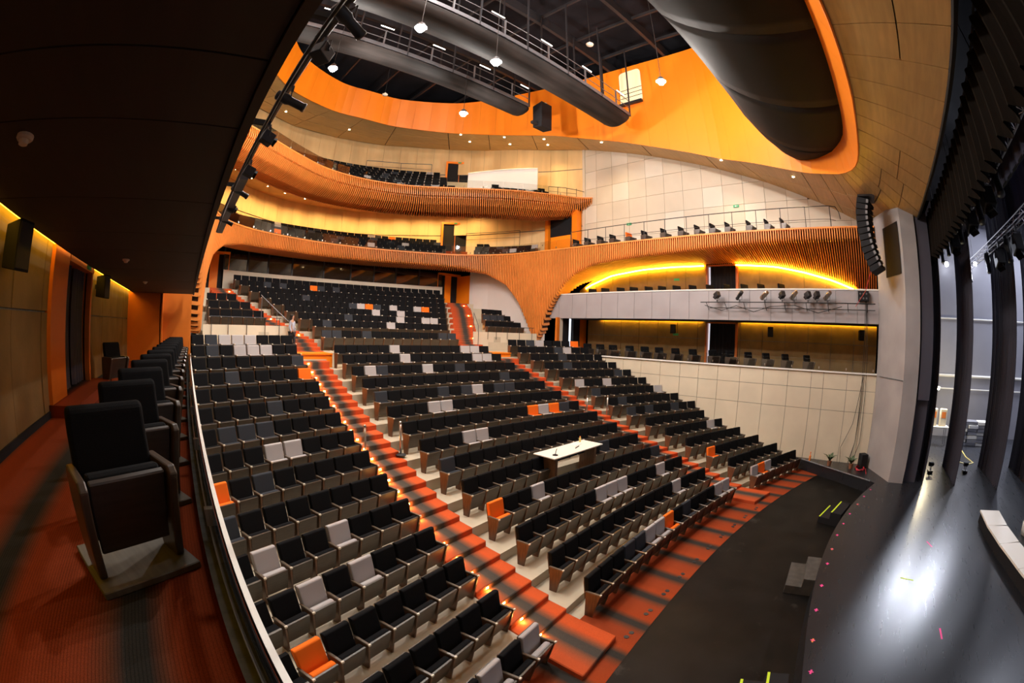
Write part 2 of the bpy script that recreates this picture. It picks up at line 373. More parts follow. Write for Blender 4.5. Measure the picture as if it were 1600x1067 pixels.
mb = MB(); xs = [lerp(.1, 20.9, i/24) for i in range(25)]
carp = lambda x: 3.2-(x-10.3)**2/53
mb.grid([[(x, carp(x), -5.69), (x, max(arc(x, YA[0]-.1), carp(x)+.4), -5.685)] for x in xs]); struct('floor_front_carpet', mb, M['carpet'], label='orange striped carpet strip before the front row')
# ---- orchestra pit cover, stage, apron strips
sedge = lambda x: .08-(x-10.6)**2/38
mb = MB(); mb.add([(-1, -3, -5.70), (22, -3, -5.70), (22, 4.5, -5.70), (-1, 4.5, -5.70)], [(0, 1, 2, 3)]); struct('floor_pit', mb, M['pit'])
mb = MB()
edge = [(x, sedge(x)) for x in [lerp(2.9, 18.1, i/40) for i in range(41)]]
poly = [(-12, -26), (34, -26), (34, -1.55), (20.9, -.9), (20.9, 2.75), (20.72, 2.65), (19.57, .75), (18.33, -1.19)]+[e for e in reversed(edge)]+[(2.67, -1.19), (1.43, .75), (.28, 2.65), (.1, 2.75), (.1, -.9), (-12, -1.55)]
mb.prism(poly, 'z', -5.75, -5.2); me = fixn(mb.mesh('floor_stage', M['stage'])); st = obj('floor_stage', me, kind='structure')
mb = MB()
for a, b in (((20.72, 2.65), (18.33, -1.19)), ((.28, 2.65), (2.67, -1.19))):
    mb.tube([(a[0], a[1], -5.2), (b[0], b[1], -5.2)], .035, 5)
struct('trim_1', mb, M['kerb'])

# ---- panelled surfaces: every panel its own thin slab over a dark backing
def panels(root, P, us, vs, off, mats, gap=.012, name='panel', nu=1, nv=1, skip=None, jitter=.0, backmat=None, smooth=False):
    for i in range(len(us)-1):
        for j in range(len(vs)-1):
            if skip and skip(us[i], us[i+1], vs[j], vs[j+1]): continue
            u0, u1, v0, v1 = us[i]+gap, us[i+1]-gap, vs[j]+gap, vs[j+1]-gap
            pr = random.uniform(-jitter, jitter)
            G = [[Vector(P(lerp(u0, u1, a/nu), lerp(v0, v1, b/nv)))+Vector(off(lerp(u0, u1, a/nu), lerp(v0, v1, b/nv)))*pr for b in range(nv+1)] for a in range(nu+1)]
            m = MB(); m.sheet(G, lambda a, b: off(lerp(u0, u1, a/nu), lerp(v0, v1, b/nv)))
            mt = mats(i, j) if callable(mats) else mats
            m.build(name, mt, root, smooth)
    if backmat:
        m = MB()
        for i in range(len(us)-1):
            for j in range(len(vs)-1):
                if skip and skip(us[i], us[i+1], vs[j], vs[j+1]): continue
                U = [lerp(us[i], us[i+1], a/nu) for a in range(nu+1)]; V = [lerp(vs[j], vs[j+1], b/nv) for b in range(nv+1)]
                m.sheet([[Vector(P(u, v))+Vector(off(u, v))*.8 for v in V] for u in U], lambda i_, j_: Vector(off(U[i_], V[j_]))*.7)
        o = m.build('backing', backmat, root)
W2 = 20.88
# lower wall opposite: cream panels from the stage-level strip to the box parapet
wr = sroot('wall_right', 'cream panelled wall under the opposite lower box')
cols = [-.9, -.27, .62, 1.83, 2.46, 3.67, 4.94, 6.19, 7.40, 8.48, 9.55, 10.73, 11.93, 13.1, 14.3, 15.5, 16.8, 18.2, 19.4]
panels(wr, lambda u, v: (W2, u, v), cols, [-5.72, -2.89, -1.94, -1.20], lambda u, v: (.05, 0, 0), M['cream'], backmat=M['kerb'], gap=.009)
m = MB(); m.box(20.80, 21.12, -.9, 18.6, -1.20, -1.14); m.build('coping', M['white_p'], wr)
wl = sroot('wall_left', 'cream wall under the near box')
panels(wl, lambda u, v: (.12, u, v), [-.9, .6, 1.8, 3, 4.2, 5.4, 6.6, 7.8, 9, 10.2, 11.4, 12.6, 13.8, 15, 16.5, 18, 19.4], [-5.72, -2.89, -1.40], lambda u, v: (-.05, 0, 0), M['cream'], backmat=M['kerb'])

# ---- boxes: floor, ceiling, back wall; sx=+1 opposite side, -1 the near side
def box_level(sx, name, zf, zt, y0, y1, cm, pm, wx, fx, door=None, carpet='carpet_box'):
    X = (lambda d: W2+d) if sx > 0 else (lambda d: .12-d)
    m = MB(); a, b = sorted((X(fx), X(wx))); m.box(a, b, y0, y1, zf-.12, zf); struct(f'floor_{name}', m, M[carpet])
    if cm:
        m = MB(); a, b = sorted((X(.02), X(wx-.10))); m.box(a, b, y0, 15.0, zt, zt+.1); m.box(21.6, b, 15.0, y1, zt, zt+.1); struct(f'ceiling_{name}_slab', m, M['black'])
    r = sroot(f'wall_{name}', pm[1])
    n = int((y1-y0)/1.25); us = [lerp(y0, y1, i/n) for i in range(n+1)]
    if door: us = sorted([u for u in us if not (door[0]-.25 < u < door[1]+.25)]+[door[0], door[1]])
    zm = zf+(zt-zf)*.62
    panels(r, lambda u, v: (X(wx), u, v), us, [zf, zm, zt+.35], lambda u, v: (.06*sx, 0, 0), M[pm[0]], backmat=M['kerb'],
           skip=(lambda a, b, c, d: a > door[0]-.01 and b < door[1]+.01) if door else None, jitter=.1)
    return r
# near box
NF, NC, NX = -1.38, 1.05, -2.58
nwall = box_level(-1, 'near_box', NF, NC, -2.6, 17.0, False, ('concrete', 'board-marked concrete wall of the near box corridor'), 2.70, .0, (7.8, 9.87))
r = sroot('ceiling', 'dark veneer soffit over the near box')
us = [-2.6, -.1, 1.6, 2.33, 4.0, 5.6, 7.0, 9.5, 12.0, 14.5, 17.0]
panels(r, lambda u, v: (v, u, NC), us, [-2.42, .14], lambda u, v: (0, 0, .05), M['soffit'], gap=.008, name='soffit_panel', backmat=M['black'])
m = MB(); m.box(.14, .195, -2.6, 17.0, 1.02, 1.55); m.build('soffit_edge', M['soffit'], r)
m = MB(); m.box(-2.57, -2.47, -2.6, 7.45, NC+.06, NC+.10); m.box(-2.57, -2.47, 10.0, 17.0, NC+.06, NC+.10); struct('trim_2', m, M['led_s'], label='yellow light strip in the cove of the near box')
m = MB(); m.box(-2.58, -2.55, -2.6, 7.3, NF, NF+.10); m.box(-2.58, -2.55, 10.3, 17, NF, NF+.10); struct('baseboard_left', m, M['black'])
# upper storey mass above the near box (fascia of its upper tier seen from below)
m = MB(); m.box(.10, .16, -2.6, 15.5, 1.55, 2.53); struct('wall_near_upper_parapet', m, M['grey'])
# end wall of the corridor: orange
m = MB(); m.box(-2.6, -1.15, 17.0, 17.1, NF, NC+.3); m.box(-1.15, .12, 17.6, 17.7, NF, NC+.3); m.box(-1.2, -1.1, 17.0, 17.7, NF, NC+.3)
struct('wall_corridor_end', m, M['orange_d'])
# opposite lower box
OF = -1.46
box_level(1, 'opposite_lower_box', OF, 1.0, -.9, 17.6, True, ('concrete', 'brown concrete back wall of the opposite lower box'), 2.56, .02, (7.3, 9.08))
m = MB(); m.box(23.25, 23.36, -.9, 7.0, 1.06, 1.10); m.box(23.25, 23.36, 9.4, 16.5, 1.06, 1.10); struct('trim_3', m, M['led'], label='yellow light strip over the opposite lower box')
# opposite upper box
UFz = 1.95
def arch(y): return interp(y, [-.9, .58, 1.68, 3.33, 5, 7.22, 11.34, 13.44, 15.71, 17.61, 18.6], [2.3, 2.88, 3.27, 3.69, 4.01, 4.16, 4.20, 4.14, 3.89, 3.26, 2.6])
uw = sroot('wall_opposite_upper_box', 'yellow-lit concrete back wall of the opposite upper box')
us = [-.9, .6, 2, 3.3, 4.6, 5.9, 7.18, 9.17, 10.5, 11.8, 13.1, 14.4, 15.7, 17.0, 18.4]
panels(uw, lambda u, v: (23.44, u, lerp(UFz, arch(u)+.25, v)), us, [0, 1], lambda u, v: (.06, 0, 0), M['concrete'], backmat=M['kerb'], nu=3,
       skip=lambda a, b, c, d: a > 7.1 and b < 9.2)
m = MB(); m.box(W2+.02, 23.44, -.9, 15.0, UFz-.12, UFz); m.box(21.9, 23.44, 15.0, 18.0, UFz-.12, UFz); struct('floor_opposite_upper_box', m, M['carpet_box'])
m = MB()
for a, b in zip([.3+i*.5 for i in range(14)], [.8+i*.5 for i in range(14)]):
    m.tube([(23.36, a, arch(a)-.02), (23.36, b, arch(b)-.02)], .035, 5)
for a, b in zip([9.3+i*.5 for i in range(17)], [9.8+i*.5 for i in range(17)]):
    m.tube([(23.36, a, arch(a)-.02), (23.36, b, arch(b)-.02)], .035, 5)
struct('trim_4', m, M['led_a'], label='yellow light strip following the arch over the opposite upper box')
# grey parapet between the two opposite boxes
gp = Path([(W2, -.9), (W2, 3), (W2, 8), (W2, 13), (W2, 15), (20.93, 17), (21.05, 19.2)])
g = sroot('wall_grey_parapet', 'grey panelled parapet of the opposite upper box')
n = 18; us = [gp.L*i/n for i in range(n+1)]
panels(g, lambda u, v: (*gp.at(u), v), us, [1.0, 2.47], lambda u, v: (.12, .02, 0), M['grey'], gap=.008, nu=2, backmat=M['kerb'])
m = MB(); m.sheet([[(*(gp.at(gp.L*i/24)+Vector((-.03, 0))), 2.53), (*(gp.at(gp.L*i/24)+Vector((.22, .03))), 2.53)] for i in range(25)], lambda i, j: (0, 0, -.06)); m.build('coping', M['white_p'], g)

# ---- upper side wall (off-white panels) and the tan back wall
ww = sroot('wall_upper_right', 'tall off-white panelled wall above the opposite boxes')
ys = [-.9, .3, 1.5, 2.75, 4.0, 5.3, 6.6, 7.9, 9.2, 10.5, 11.8, 13.1, 14.4, 15.7, 17.0, 18.05]
def zrow(u, v): return lerp(5.1, max(zc(u), 5.2), v)
panels(ww, lambda u, v: (23.42, u, min(5.1+v, zc(u)+.3)), ys, [0, 1.25, 2.5, 3.75, 5.0, 6.3, 7.6, 8.6], lambda u, v: (.08, 0, 0),
       lambda i, j: M['whiteb'] if (i*7+j*3) % 11 in (0, 5) else M['white'], gap=.008, nu=2, backmat=M['kerb'], skip=lambda a, b, c, d: 5.1+c > zc((a+b)/2)+.2)
m = MB(); m.box(23.34, 23.6, 17.95, 18.15, 5.0, 13.6); m.build('corner_post', M['white'], ww)
m = MB(); m.box(-2.6, -2.4, -.9, 18.1, 2.6, 14.0); struct('wall_upper_left', m, M['white'])
bw = Path(catmull([(23.5, 18.1), (22.95, 21.5), (21.2, 26.0), (19.2, 28.8), (14.7, 32.2), (10.5, 32.9), (6.3, 32.2), (1.8, 28.8), (-.2, 26.0), (-1.95, 21.5), (-2.5, 18.1)], 8))
DS = {}
def s_near(path, x, y):
    return min((((path.at(path.L*i/800)-Vector((x, y))).length, path.L*i/800) for i in range(801)))[1]
doorR = s_near(bw, 19.75, 28.05)
def back_wall(name, z0, z1f, label, dz0, dz1, mt):
    r = sroot(name, label); n = 30; us = [bw.L*i/n for i in range(n+1)]
    d0, d1 = doorR-.95, doorR+.95; us = sorted([u for u in us if not d0-.3 < u < d1+.3]+[d0, d1])
    P = lambda u, v: (*bw.at(u), lerp(z0, z1f(bw.at(u)), v))
    off = lambda u, v: (lambda t: (t.y*-.06*-1 if False else (-t.y)*-.06, -t.x*.06*-1*-1, 0))(bw.tan(u))
    def off(u, v):
        c = bw.at(u)-Vector((10.5, 14)); c.normalize(); return (c.x*.06, c.y*.06, 0)
    panels(r, P, us, [0, .55, 1], off, mt, gap=.007, nu=2, backmat=M['kerb'], skip=lambda a, b, c, d: a >= d0-.01 and b <= d1+.01 and c < .5)
    return r
back_wall('wall_back_balcony', 5.0, lambda p: 9.6, 'tan panelled back wall of the middle balcony', 0, 0, M['tan'])
back_wall('wall_back_gallery', 9.6, lambda p: zc(p.y)+.3, 'tan panelled back wall of the top balcony', 0, 0, M['tan'])

# ---- timber ceiling with the large oculus
pairs = [((10.5, 27.15), (10.5, 32.9)), ((13.1, 27.0), (14.7, 32.2)), ((16.5, 25.2), (19.2, 28.8)), ((18.4, 22.8), (21.3, 26.0)), ((19.7, 19.7), (22.75, 22.0)),
         ((20.6, 16.5), (23.5, 17.6)), ((21.06, 12), (23.5, 12.5)), ((21.1, 8), (23.5, 8)), ((20.65, 6), (23.5, 5)), ((19.1, 2.4), (23.5, 2)),
         ((17.6, .8), (23.5, -.6)), ((16.7, .18), (23.2, -3.0)), ((15.6, -.27), (19.6, -3)), ((14.4, -.45), (16, -3)), ((12.4, -.53), (13.2, -3)), ((10.5, -.57), (10.5, -3))]
inn = catmull([(a[0], a[1], 0) for a, b in pairs], 6); out = [Vector((b[0], b[1], 0)) for a, b in pairs]
outd = []
for i in range(len(out)-1):
    for k in range(6): outd.append(out[i].lerp(out[i+1], k/6))
outd.append(out[-1]); NP = len(pairs)-1
cr = sroot('ceiling_timber', 'timber veneer ceiling ring around the oculus')
for side in (1, -1):
    def CP(u, v, side=side):
        i = min(int(u*6), len(inn)-2); t = u*6-i
        p = inn[i].lerp(inn[i+1], t).lerp(outd[i].lerp(outd[i+1], t), v)
        x = p.x if side > 0 else 2*XC-p.x
        return (x, p.y, zc(p.y))
    for i in range(NP):
        wdt = (Vector(pairs[i][0])-Vector(pairs[i][1])).length
        nv = 3 if wdt > 4.2 else (2 if wdt > 2.6 else 1); sh = (i % 2)*.12
        vs = [0]+[(k+sh)/nv for k in range(1, nv)]+[1]
        if nv == 1: vs = [0, 1]
        ush = [i, i+1] if i < 9 else [i, i+.5, i+1]
        panels(cr, CP, ush, vs, lambda u, v: (0, 0, .06), M['ceil'], gap=.007, nu=3, nv=2, name='ceiling_panel')
m = MB()
for sgn in (1, -1):
    G = [[(q.x if sgn > 0 else 2*XC-q.x, q.y, zc(q.y)+.07) for q in (a, a.lerp(b, .5), b)] for a, b in zip(inn, outd)]
    m.grid(G)
m.build('backing', M['black'], cr)
# fascia of the oculus: orange panels
fa = sroot('wall_oculus_fascia', 'glossy orange fascia lining the ceiling oculus')
full = inn+[Vector((2*XC-p.x, p.y, 0)) for p in reversed(inn[:-1])]
fp = Path([(p.x, p.y) for p in full]); nf = 64; us = [fp.L*i/nf for i in range(nf+1)]
def FPt(u, v):
    p = fp.at(u); c = (Vector((10.5, 13))-p); c.normalize(); zt = interp(p.y, [-.6, -.3, 1.5, 3, 8, 30], [7.6, 8.6, 14.0, 17.0, 17.0, 17.0])
    q = p+c*(.5*v); return (q.x, q.y, lerp(zc(p.y)-.06, zt, v))
def foff(u, v):
    c = fp.at(u)-Vector((10.5, 13)); c.normalize(); return (c.x*.05, c.y*.05, 0)
panels(fa, FPt, us, [0, 1], foff, M['orange'], gap=.003, name='fascia_panel', nu=2, nv=3, backmat=None)
# attic above
m = MB(); m.box(-4, 25, -4, 35, 18.6, 18.8)
struct('ceiling_attic', m, M['cavity'])
m = MB(); m.box(-.6, 21.6, -3.6, -3.4, 6.4, 18.6); struct('wall_attic_front', m, M['cavity'])
mb = MB()
for y in (3.5, 7, 9.5, 13.5, 19, 22.5): mb.box(-3, 24, y-.1, y+.1, 17.0, 17.7)
for x in (2, 5, 8, 11, 14, 17, 19.5): mb.box(x-.06, x+.06, -2, 28, 17.4, 17.6)
struct('ceiling_attic_beams', mb, M['blackpaint'])

# ---- proscenium
pr = sroot('wall_proscenium', 'grey concrete proscenium pier beside the stage')
m = MB(); pl = [(20.86, -.9), (20.5, -1.02), (18.42, -2.05), (18.42, -2.75), (21.2, -2.75), (21.2, -.9)]
m.prism(list(reversed(pl)), 'z', -5.2, 5.7); m.build('pier', M['colgrey'], pr)
m = MB(); m.prism([(19.9, -1.30), (18.62, -1.95), (18.62, -1.965), (19.9, -1.315)], 'z', 2.9, 5.0); m.build('recess_panel', M['black'], pr, loc=(-.012, .02, 0))
m = MB(); m.prism([(20.4, -1.04), (18.43, -2.03), (18.43, -2.045), (20.4, -1.055)], 'z', -1.22, -1.19); m.build('joint', M['kerb'], pr, loc=(-.01, .015, 0))
m = MB(); m.prism([(.14, -.9), (.5, -1.02), (1.0, -1.25), (1.0, -2.75), (-.2, -2.75), (-.2, -.9)], 'z', -5.2, 5.7); struct('wall_proscenium_near', m, M['colgrey'])
m = MB(); m.box(-4, 25, -3.05, -2.95, 5.02, 6.3); struct('trim_5', m, M['black'])
m = MB(); m.box(18.78, 20.6, -3.40, -2.83, -5.2, 5.3); m.box(18.50, 18.78, -3.40, -2.83, -1.9, 5.3); struct('wall_tormentor', m, mat('tormentor panel', (.060, .060, .085), .6))
# stage house
m = MB(); m.box(30, 30.2, -26, -2.8, -5.2, 8); struct('wall_stage_side', m, M['stagewall'])
m = MB(); m.box(-12, 30, -20.2, -20, -5.2, 8); struct('wall_stage_back', m, M['stagewall'])
m = MB(); m.box(21.2, 30.2, -2.9, -2.75, -5.2, 8); struct('wall_stage_front', m, M['stagewall'])
m = MB(); m.box(-12, 30.2, -26, -3.1, 9.5, 9.7); struct('ceiling_stage', m, M['cavity'])
mb = MB()
for z, r in ((2.0, .05), (-1.45, .10), (-2.25, .05)): mb.tube([(29.9, -3, z), (29.9, -20, z)], r, 6)
struct('trim_6', mb, M['white_p'], label='white pipes along the stage side wall')

# ---- stalls rear: side walls, sill, windows, ceilings below the balcony
m = MB()
for s in (0, 1):
    f = (lambda p: p) if not s else mx
    G = [[f((x, y, -1.2)), f((x, y, 4.9))] for x, y in ((20.95, 19.3), (20.9, 19.8), (20.75, 22.0), (20.5, 24.5), (20.1, 26.2))]
    m.sheet(G, lambda i, j, s=s: ((.1 if not s else -.1), 0, 0))
struct('wall_stalls_rear', m, mat('white plaster rear wall', (.66, .62, .60), .7, noise=(.5, .05)))
bk = lambda x: arc(x, 29.35)
m = MB(); xs = [lerp(2.2, 18.8, i/20) for i in range(21)]
m.sheet([[(x, bk(x)-.02, 1.5), (x, bk(x)-.02, 3.30)] for x in xs], lambda i, j: (0, .12, 0)); struct('wall_back', m, M['white'])
wn = empty('window_1', kind='structure', label='long dark control-room window behind the stalls')
edges = [2.2, 3.9, 5.4, 7.2, 9.6, 11.7, 13.5, 15.2, 17.0, 18.8]
for a, b in zip(edges, edges[1:]):
    m = MB(); m.sheet([[(a+.04, bk(a)+.02, 3.32), (a+.04, bk(a)+.02, 5.2)], [(b-.04, bk(b)+.02, 3.32), (b-.04, bk(b)+.02, 5.2)]], lambda i, j: (0, .03, 0)); m.build('pane', M['darkglass'], wn)
    m = MB(); m.box(a-.05, a+.05, bk(a)-.03, bk(a)+.08, 3.3, 5.2); m.build('mullion', M['blackpaint'], wn)
m = MB(); m.sheet([[(x, bk(x)+1.6, 1), (x, bk(x)+1.6, 6)] for x in xs], lambda i, j: (0, .1, 0)); struct('wall_control_room', m, M['black'])
# door niches at the top of the two upper aisles
def door_niche(name, f, label):
    r = empty(name, kind='structure', label=label)
    X = [18.55, 20.35]; y = 28.2; z0, z1 = 1.75, 4.25
    def part(nm, mt, *bx):
        m = MB(); m.box(*bx); o = m.build(nm, mt, r)
        if f: o.data.transform(Matrix.Translation((2*XC, 0, 0)) @ Matrix.Scale(-1, 4, (1, 0, 0))); o.data.flip_normals()
    part('jamb', M['orange'], X[0]-.12, X[0], y-.12, y+.3, z0, z1); part('jamb', M['orange'], X[1], X[1]+.14, y-2.2, y+.3, z0-.6, z1)
    part('head', M['orange'], X[0]-.12, X[1]+.14, y-.3, y+.3, z1, z1+.15)
    part('leaf', M['black'], X[0], X[0]+.62, y+.02, y+.08, z0, z1); part('leaf', M['black'], X[1]-.62, X[1], y+.02, y+.08, z0, z1)
    part('centre_panel', M['orange'], X[0]+.62, X[1]-.62, y-.05, y+.02, z0, z1)
door_niche('door_1', False, 'orange framed double exit at the top of the far aisle')
door_niche('door_2', True, 'orange framed exit at the top of the near aisle')
# side bays beside the upper aisles (low cream walls with a rail)
for s, nm in ((0, 'far'), (1, 'near')):
    f = (lambda p: p) if not s else mx
    m = MB(); G = [[f((x, y, -1.3)), f((x, y, -.02))] for x, y in ((15.75, 19.95), (16.5, 19.85), (18.5, 19.6), (20.3, 19.3))]
    m.sheet(G, lambda i, j: (0, .1, 0)); struct('wall_bay_'+nm, m, M['cream'])
    m = MB()
    for k in range(3):
        a = (17.1+.55*k, 20.25+1.0*k); m.hexa([f((a[0], a[1]-.5, -1.2)), f((20.4, a[1]-.75, -1.2)), f((20.4, a[1]+.5, -1.2)), f((a[0], a[1]+.5, -1.2)),
                                              f((a[0], a[1]-.5, -.30+.42*k)), f((20.4, a[1]-.75, -.30+.42*k)), f((20.4, a[1]+.5, -.30+.42*k)), f((a[0], a[1]+.5, -.30+.42*k))])
    struct('floor_bay_'+nm, m, M['creamfloor'])
# orange lit risers at the cross aisle
m = MB(); m.box(4.55, 6.3, 17.55, 17.62, -1.9, -1.12); m.box(14.7, 16.45, 17.55, 17.62, -1.9, -1.12); m.box(4.55, 6.3, 17.5, 18.6, -1.16, -1.10); m.box(14.7, 16.45, 17.5, 18.6, -1.16, -1.10)
struct('trim_7', m, M['orange'], label='orange risers where the aisles meet the cross aisle')

# ================================================================ BALCONIES (slatted fronts)
half_mid = [(10.5, 26.95), (13, 26.7), (15.5, 25.95), (17.5, 24.95), (18.9, 23.7), (19.8, 22.2), (20.25, 20.5), (20.45, 18.5), (20.55, 16.5), (20.65, 14), (20.7, 11), (20.7, 6), (20.7, 2), (20.7, -.9)]
half_up = [(10.5, 24.95), (13.4, 24.4), (15.9, 22.85), (18.9, 20.5), (21.05, 19.1), (22.6, 18.2), (23.35, 17.3)]
def full_path(half):
    left = [(2*XC-x, y) for x, y in half]
    return catmull([(x, y) for x, y in reversed(half)]+left[1:], 8)
MID = Path(full_path(half_mid)); UPP = Path(full_path(half_up))
def outn(path, s, c=(10.5, 13.0)):
    t = path.tan(s); n = Vector((t.y, -t.x)); 
    if n.dot(path.at(s)-Vector(c)) < 0: n = -n
    return n
def bez(a, b, c, n):
    return [(a[0]*(1-t)**2+2*b[0]*t*(1-t)+c[0]*t*t, a[1]*(1-t)**2+2*b[1]*t*(1-t)+c[1]*t*t) for t in [i/n for i in range(n+1)]]
MID_TOP = 5.33
# underside line of the slatted front as a function of y along each side (the two legs reach down at y ~ 19.3)
ZB_Y = [-.9, 5.4, 11.4, 13.4, 15.2, 16.4, 17.3, 18.0, 18.66, 19.1, 19.5, 19.9, 20.4, 21.0, 22.0, 23.35, 24.6, 26.0, 27.0]
ZB_Z = [4.70, 4.66, 4.42, 4.34, 4.14, 3.75, 3.14, 2.35, 1.39, .2, -.45, -.1, .9, 2.0, 3.2, 4.0, 4.35, 4.45, 4.45]
def mid_section(s):
    p = MID.at(s); zb = interp(p.y, ZB_Y, ZB_Z)
    side = interp(p.y, [16.8, 18.6], [1, 0])
    if side > 0:
        D = lerp(.9, 2.68, side); zs = lerp(zb+.12, arch(p.y)+.05, side)
    else:
        D = interp(p.y, [18.6, 21.5, 25], [.75, .8, 1.9]); zs = zb+interp(p.y, [19, 23, 26], [.05, .12, -.05])
    r = min(.22, (MID_TOP-zb)*.4)
    return [(0, MID_TOP), (0, lerp(MID_TOP, zb+r, .5))]+bez((0, zb+r), (0.0, zb-.02), (r, zb), 3)+[(lerp(r, D, .5), lerp(zb, zs, .5)), (D, zs)]
def up_section(s):
    e = min(s, UPP.L-s); k = interp(e, [0, 1.2, 3.5], [.35, .8, 1]); zt = 9.4
    return [(0, zt), (-.10*k, zt-.35*k), (-.08*k, zt-.62*k), (.02, zt-.68*k), (.02*k, zt-.75*k), (.30*k, zt-1.15*k), (.95*k, zt-1.5*k), (2.0*k, zt-1.55*k)]
def rib(path, s, sec, w, e):
    p = path.at(s); n = outn(path, s); t = path.tan(s); vs = []; k = len(sec)
    for i, (d, z) in enumerate(sec):
        a = sec[max(i-1, 0)]; b = sec[min(i+1, k-1)]; tx, tz = b[0]-a[0], b[1]-a[1]; l = math.hypot(tx, tz) or 1; nx, nz = -tz/l, tx/l
        for q in (0, e):
            for h in (-w/2, w/2):
                c = p+n*(d+nx*q)+t*h; vs.append((c.x, c.y, z+nz*q))
    fs = []
    for i in range(k-1):
        o = 4*i; fs += [(o, o+1, o+5, o+4), (o+1, o+3, o+7, o+5), (o+2, o, o+4, o+6), (o+3, o+2, o+6, o+7)]
    fs += [(0, 2, 3, 1), (4*k-4, 4*k-3, 4*k-1, 4*k-2)]
    return vs, fs
def slat_front(path, section, root, s_list, n_single, w, e, key, far_name):
    order = sorted(s_list, key=key); single = set(order[:n_single]); rest = MB(); cnt = 0
    for s in s_list:
        v, f = rib(path, s, section(s), w, e)
        if s in single: MB().add(v, f).build('slat', M['slat'], root)
        else: rest.add(v, f); cnt += 1
    if cnt:
        o = rest.build(far_name, M['slat'], root); o['kind'] = 'stuff'
def backing(path, section, s0, s1, n, e, root, mt):
    G = []
    for i in range(n+1):
        s = lerp(s0, s1, i/n); sec = section(s); p = path.at(s); nn = outn(path, s); row = []
        for j, (d, z) in enumerate(sec):
            a = sec[max(j-1, 0)]; b = sec[min(j+1, len(sec)-1)]; tx, tz = b[0]-a[0], b[1]-a[1]; l = math.hypot(tx, tz) or 1
            c = p+nn*(d-tz/l*e); row.append((c.x, c.y, z+tx/l*e))
        G.append(row)
    MB().grid(G).build('backing', mt, root)
s_left_end = s_near(MID, .45, 13.0)
mr = empty('balcony_front', kind='structure', label='cedar-slatted front of the middle balcony flowing into two legs')
sl = []; s = .05
while s < s_left_end: sl.append(s); s += .128
slat_front(MID, mid_section, mr, sl, 300, .052, .16, lambda s: s, 'slats_beyond')
backing(MID, mid_section, 0, s_left_end, 220, .17, mr, M['slatback'])
# capping of the slatted front and the balcony deck behind it
m = MB(); G = []
for i in range(161):
    s = lerp(0, s_left_end, i/160); p = MID.at(s); n = outn(MID, s); G.append([(*(p+n*(-.02)), MID_TOP+.02), (*(p+n*.35), MID_TOP+.02)])
m.sheet(G, lambda i, j: (0, 0, -.08)); m.build('capping', M['slat'], mr)
ur = empty('balcony_front', kind='structure', label='cedar-slatted curved front of the top balcony')
sl = []; s = .06
while s < UPP.L-.05: sl.append(s); s += .135
slat_front(UPP, up_section, ur, sl, 300, .055, .14, lambda s: s, 'slats_beyond')
backing(UPP, up_section, 0, UPP.L, 120, .15, ur, M['slatback'])
m = MB(); G = []
for i in range(81):
    s = lerp(0, UPP.L, i/80); p = UPP.at(s); n = outn(UPP, s); G.append([(*(p+n*(-.02)), 9.42), (*(p+n*.35), 9.42)])
m.sheet(G, lambda i, j: (0, 0, -.07)); m.build('capping', M['slat'], ur)
m = MB(); G = []
for i in range(81):
    s = lerp(0, UPP.L, i/80); p = UPP.at(s); n = outn(UPP, s); k = interp(min(s, UPP.L-s), [0, 1.2, 3.5], [.35, .8, 1]); G.append([(*(p+n*1.9*k), 9.4-1.55*k), (*(p+n*2.5*k), 9.4-.8*k), (*(p+n*3.2*k), 9.38), (*(p+n*9.5*k), 9.38)])
m.grid(G); m.build('soffit', M['tan'], ur)
# decks: stepped
def deck(path, s0, s1, d0, steps, name, mt, n=100, dmax=None):
    m = MB()
    for (da, db, z, h) in steps:
        G = []
        for i in range(n+1):
            s = lerp(s0, s1, i/n); p = path.at(s); nn = outn(path, s); a = p+nn*da; b = p+nn*db
            G.append([(a.x, a.y, z-h), (a.x, a.y, z), (b.x, b.y, z)])
        m.grid(G)
    struct(name, m, mt)
sM0, sM1 = s_near(MID, 20.3, 20.2), s_near(MID, .7, 20.2)
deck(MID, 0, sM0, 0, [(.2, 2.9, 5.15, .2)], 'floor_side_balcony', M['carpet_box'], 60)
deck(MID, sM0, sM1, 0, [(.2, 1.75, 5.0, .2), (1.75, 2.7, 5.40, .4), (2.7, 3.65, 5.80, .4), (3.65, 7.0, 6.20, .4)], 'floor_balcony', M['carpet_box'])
deck(UPP, 2.2, UPP.L-2.2, 0, [(.2, 1.75, 9.0, .2), (1.75, 2.7, 9.55, .55), (2.7, 3.65, 10.10, .55), (3.65, 4.6, 10.65, .55), (4.6, 5.55, 11.20, .55), (5.55, 9.0, 11.75, .55)], 'floor_gallery', M['creamfloor'])
# dark ceiling of the stalls rear below the balcony
m = MB(); G = []
for i in range(61):
    s = lerp(sM0, sM1, i/60); p = MID.at(s); n = outn(MID, s); G.append([(*(p+n*1.2), 4.62), (*(p+n*8), 4.9)])
m.grid(G); struct('ceiling_stalls_rear', m, M['black'])

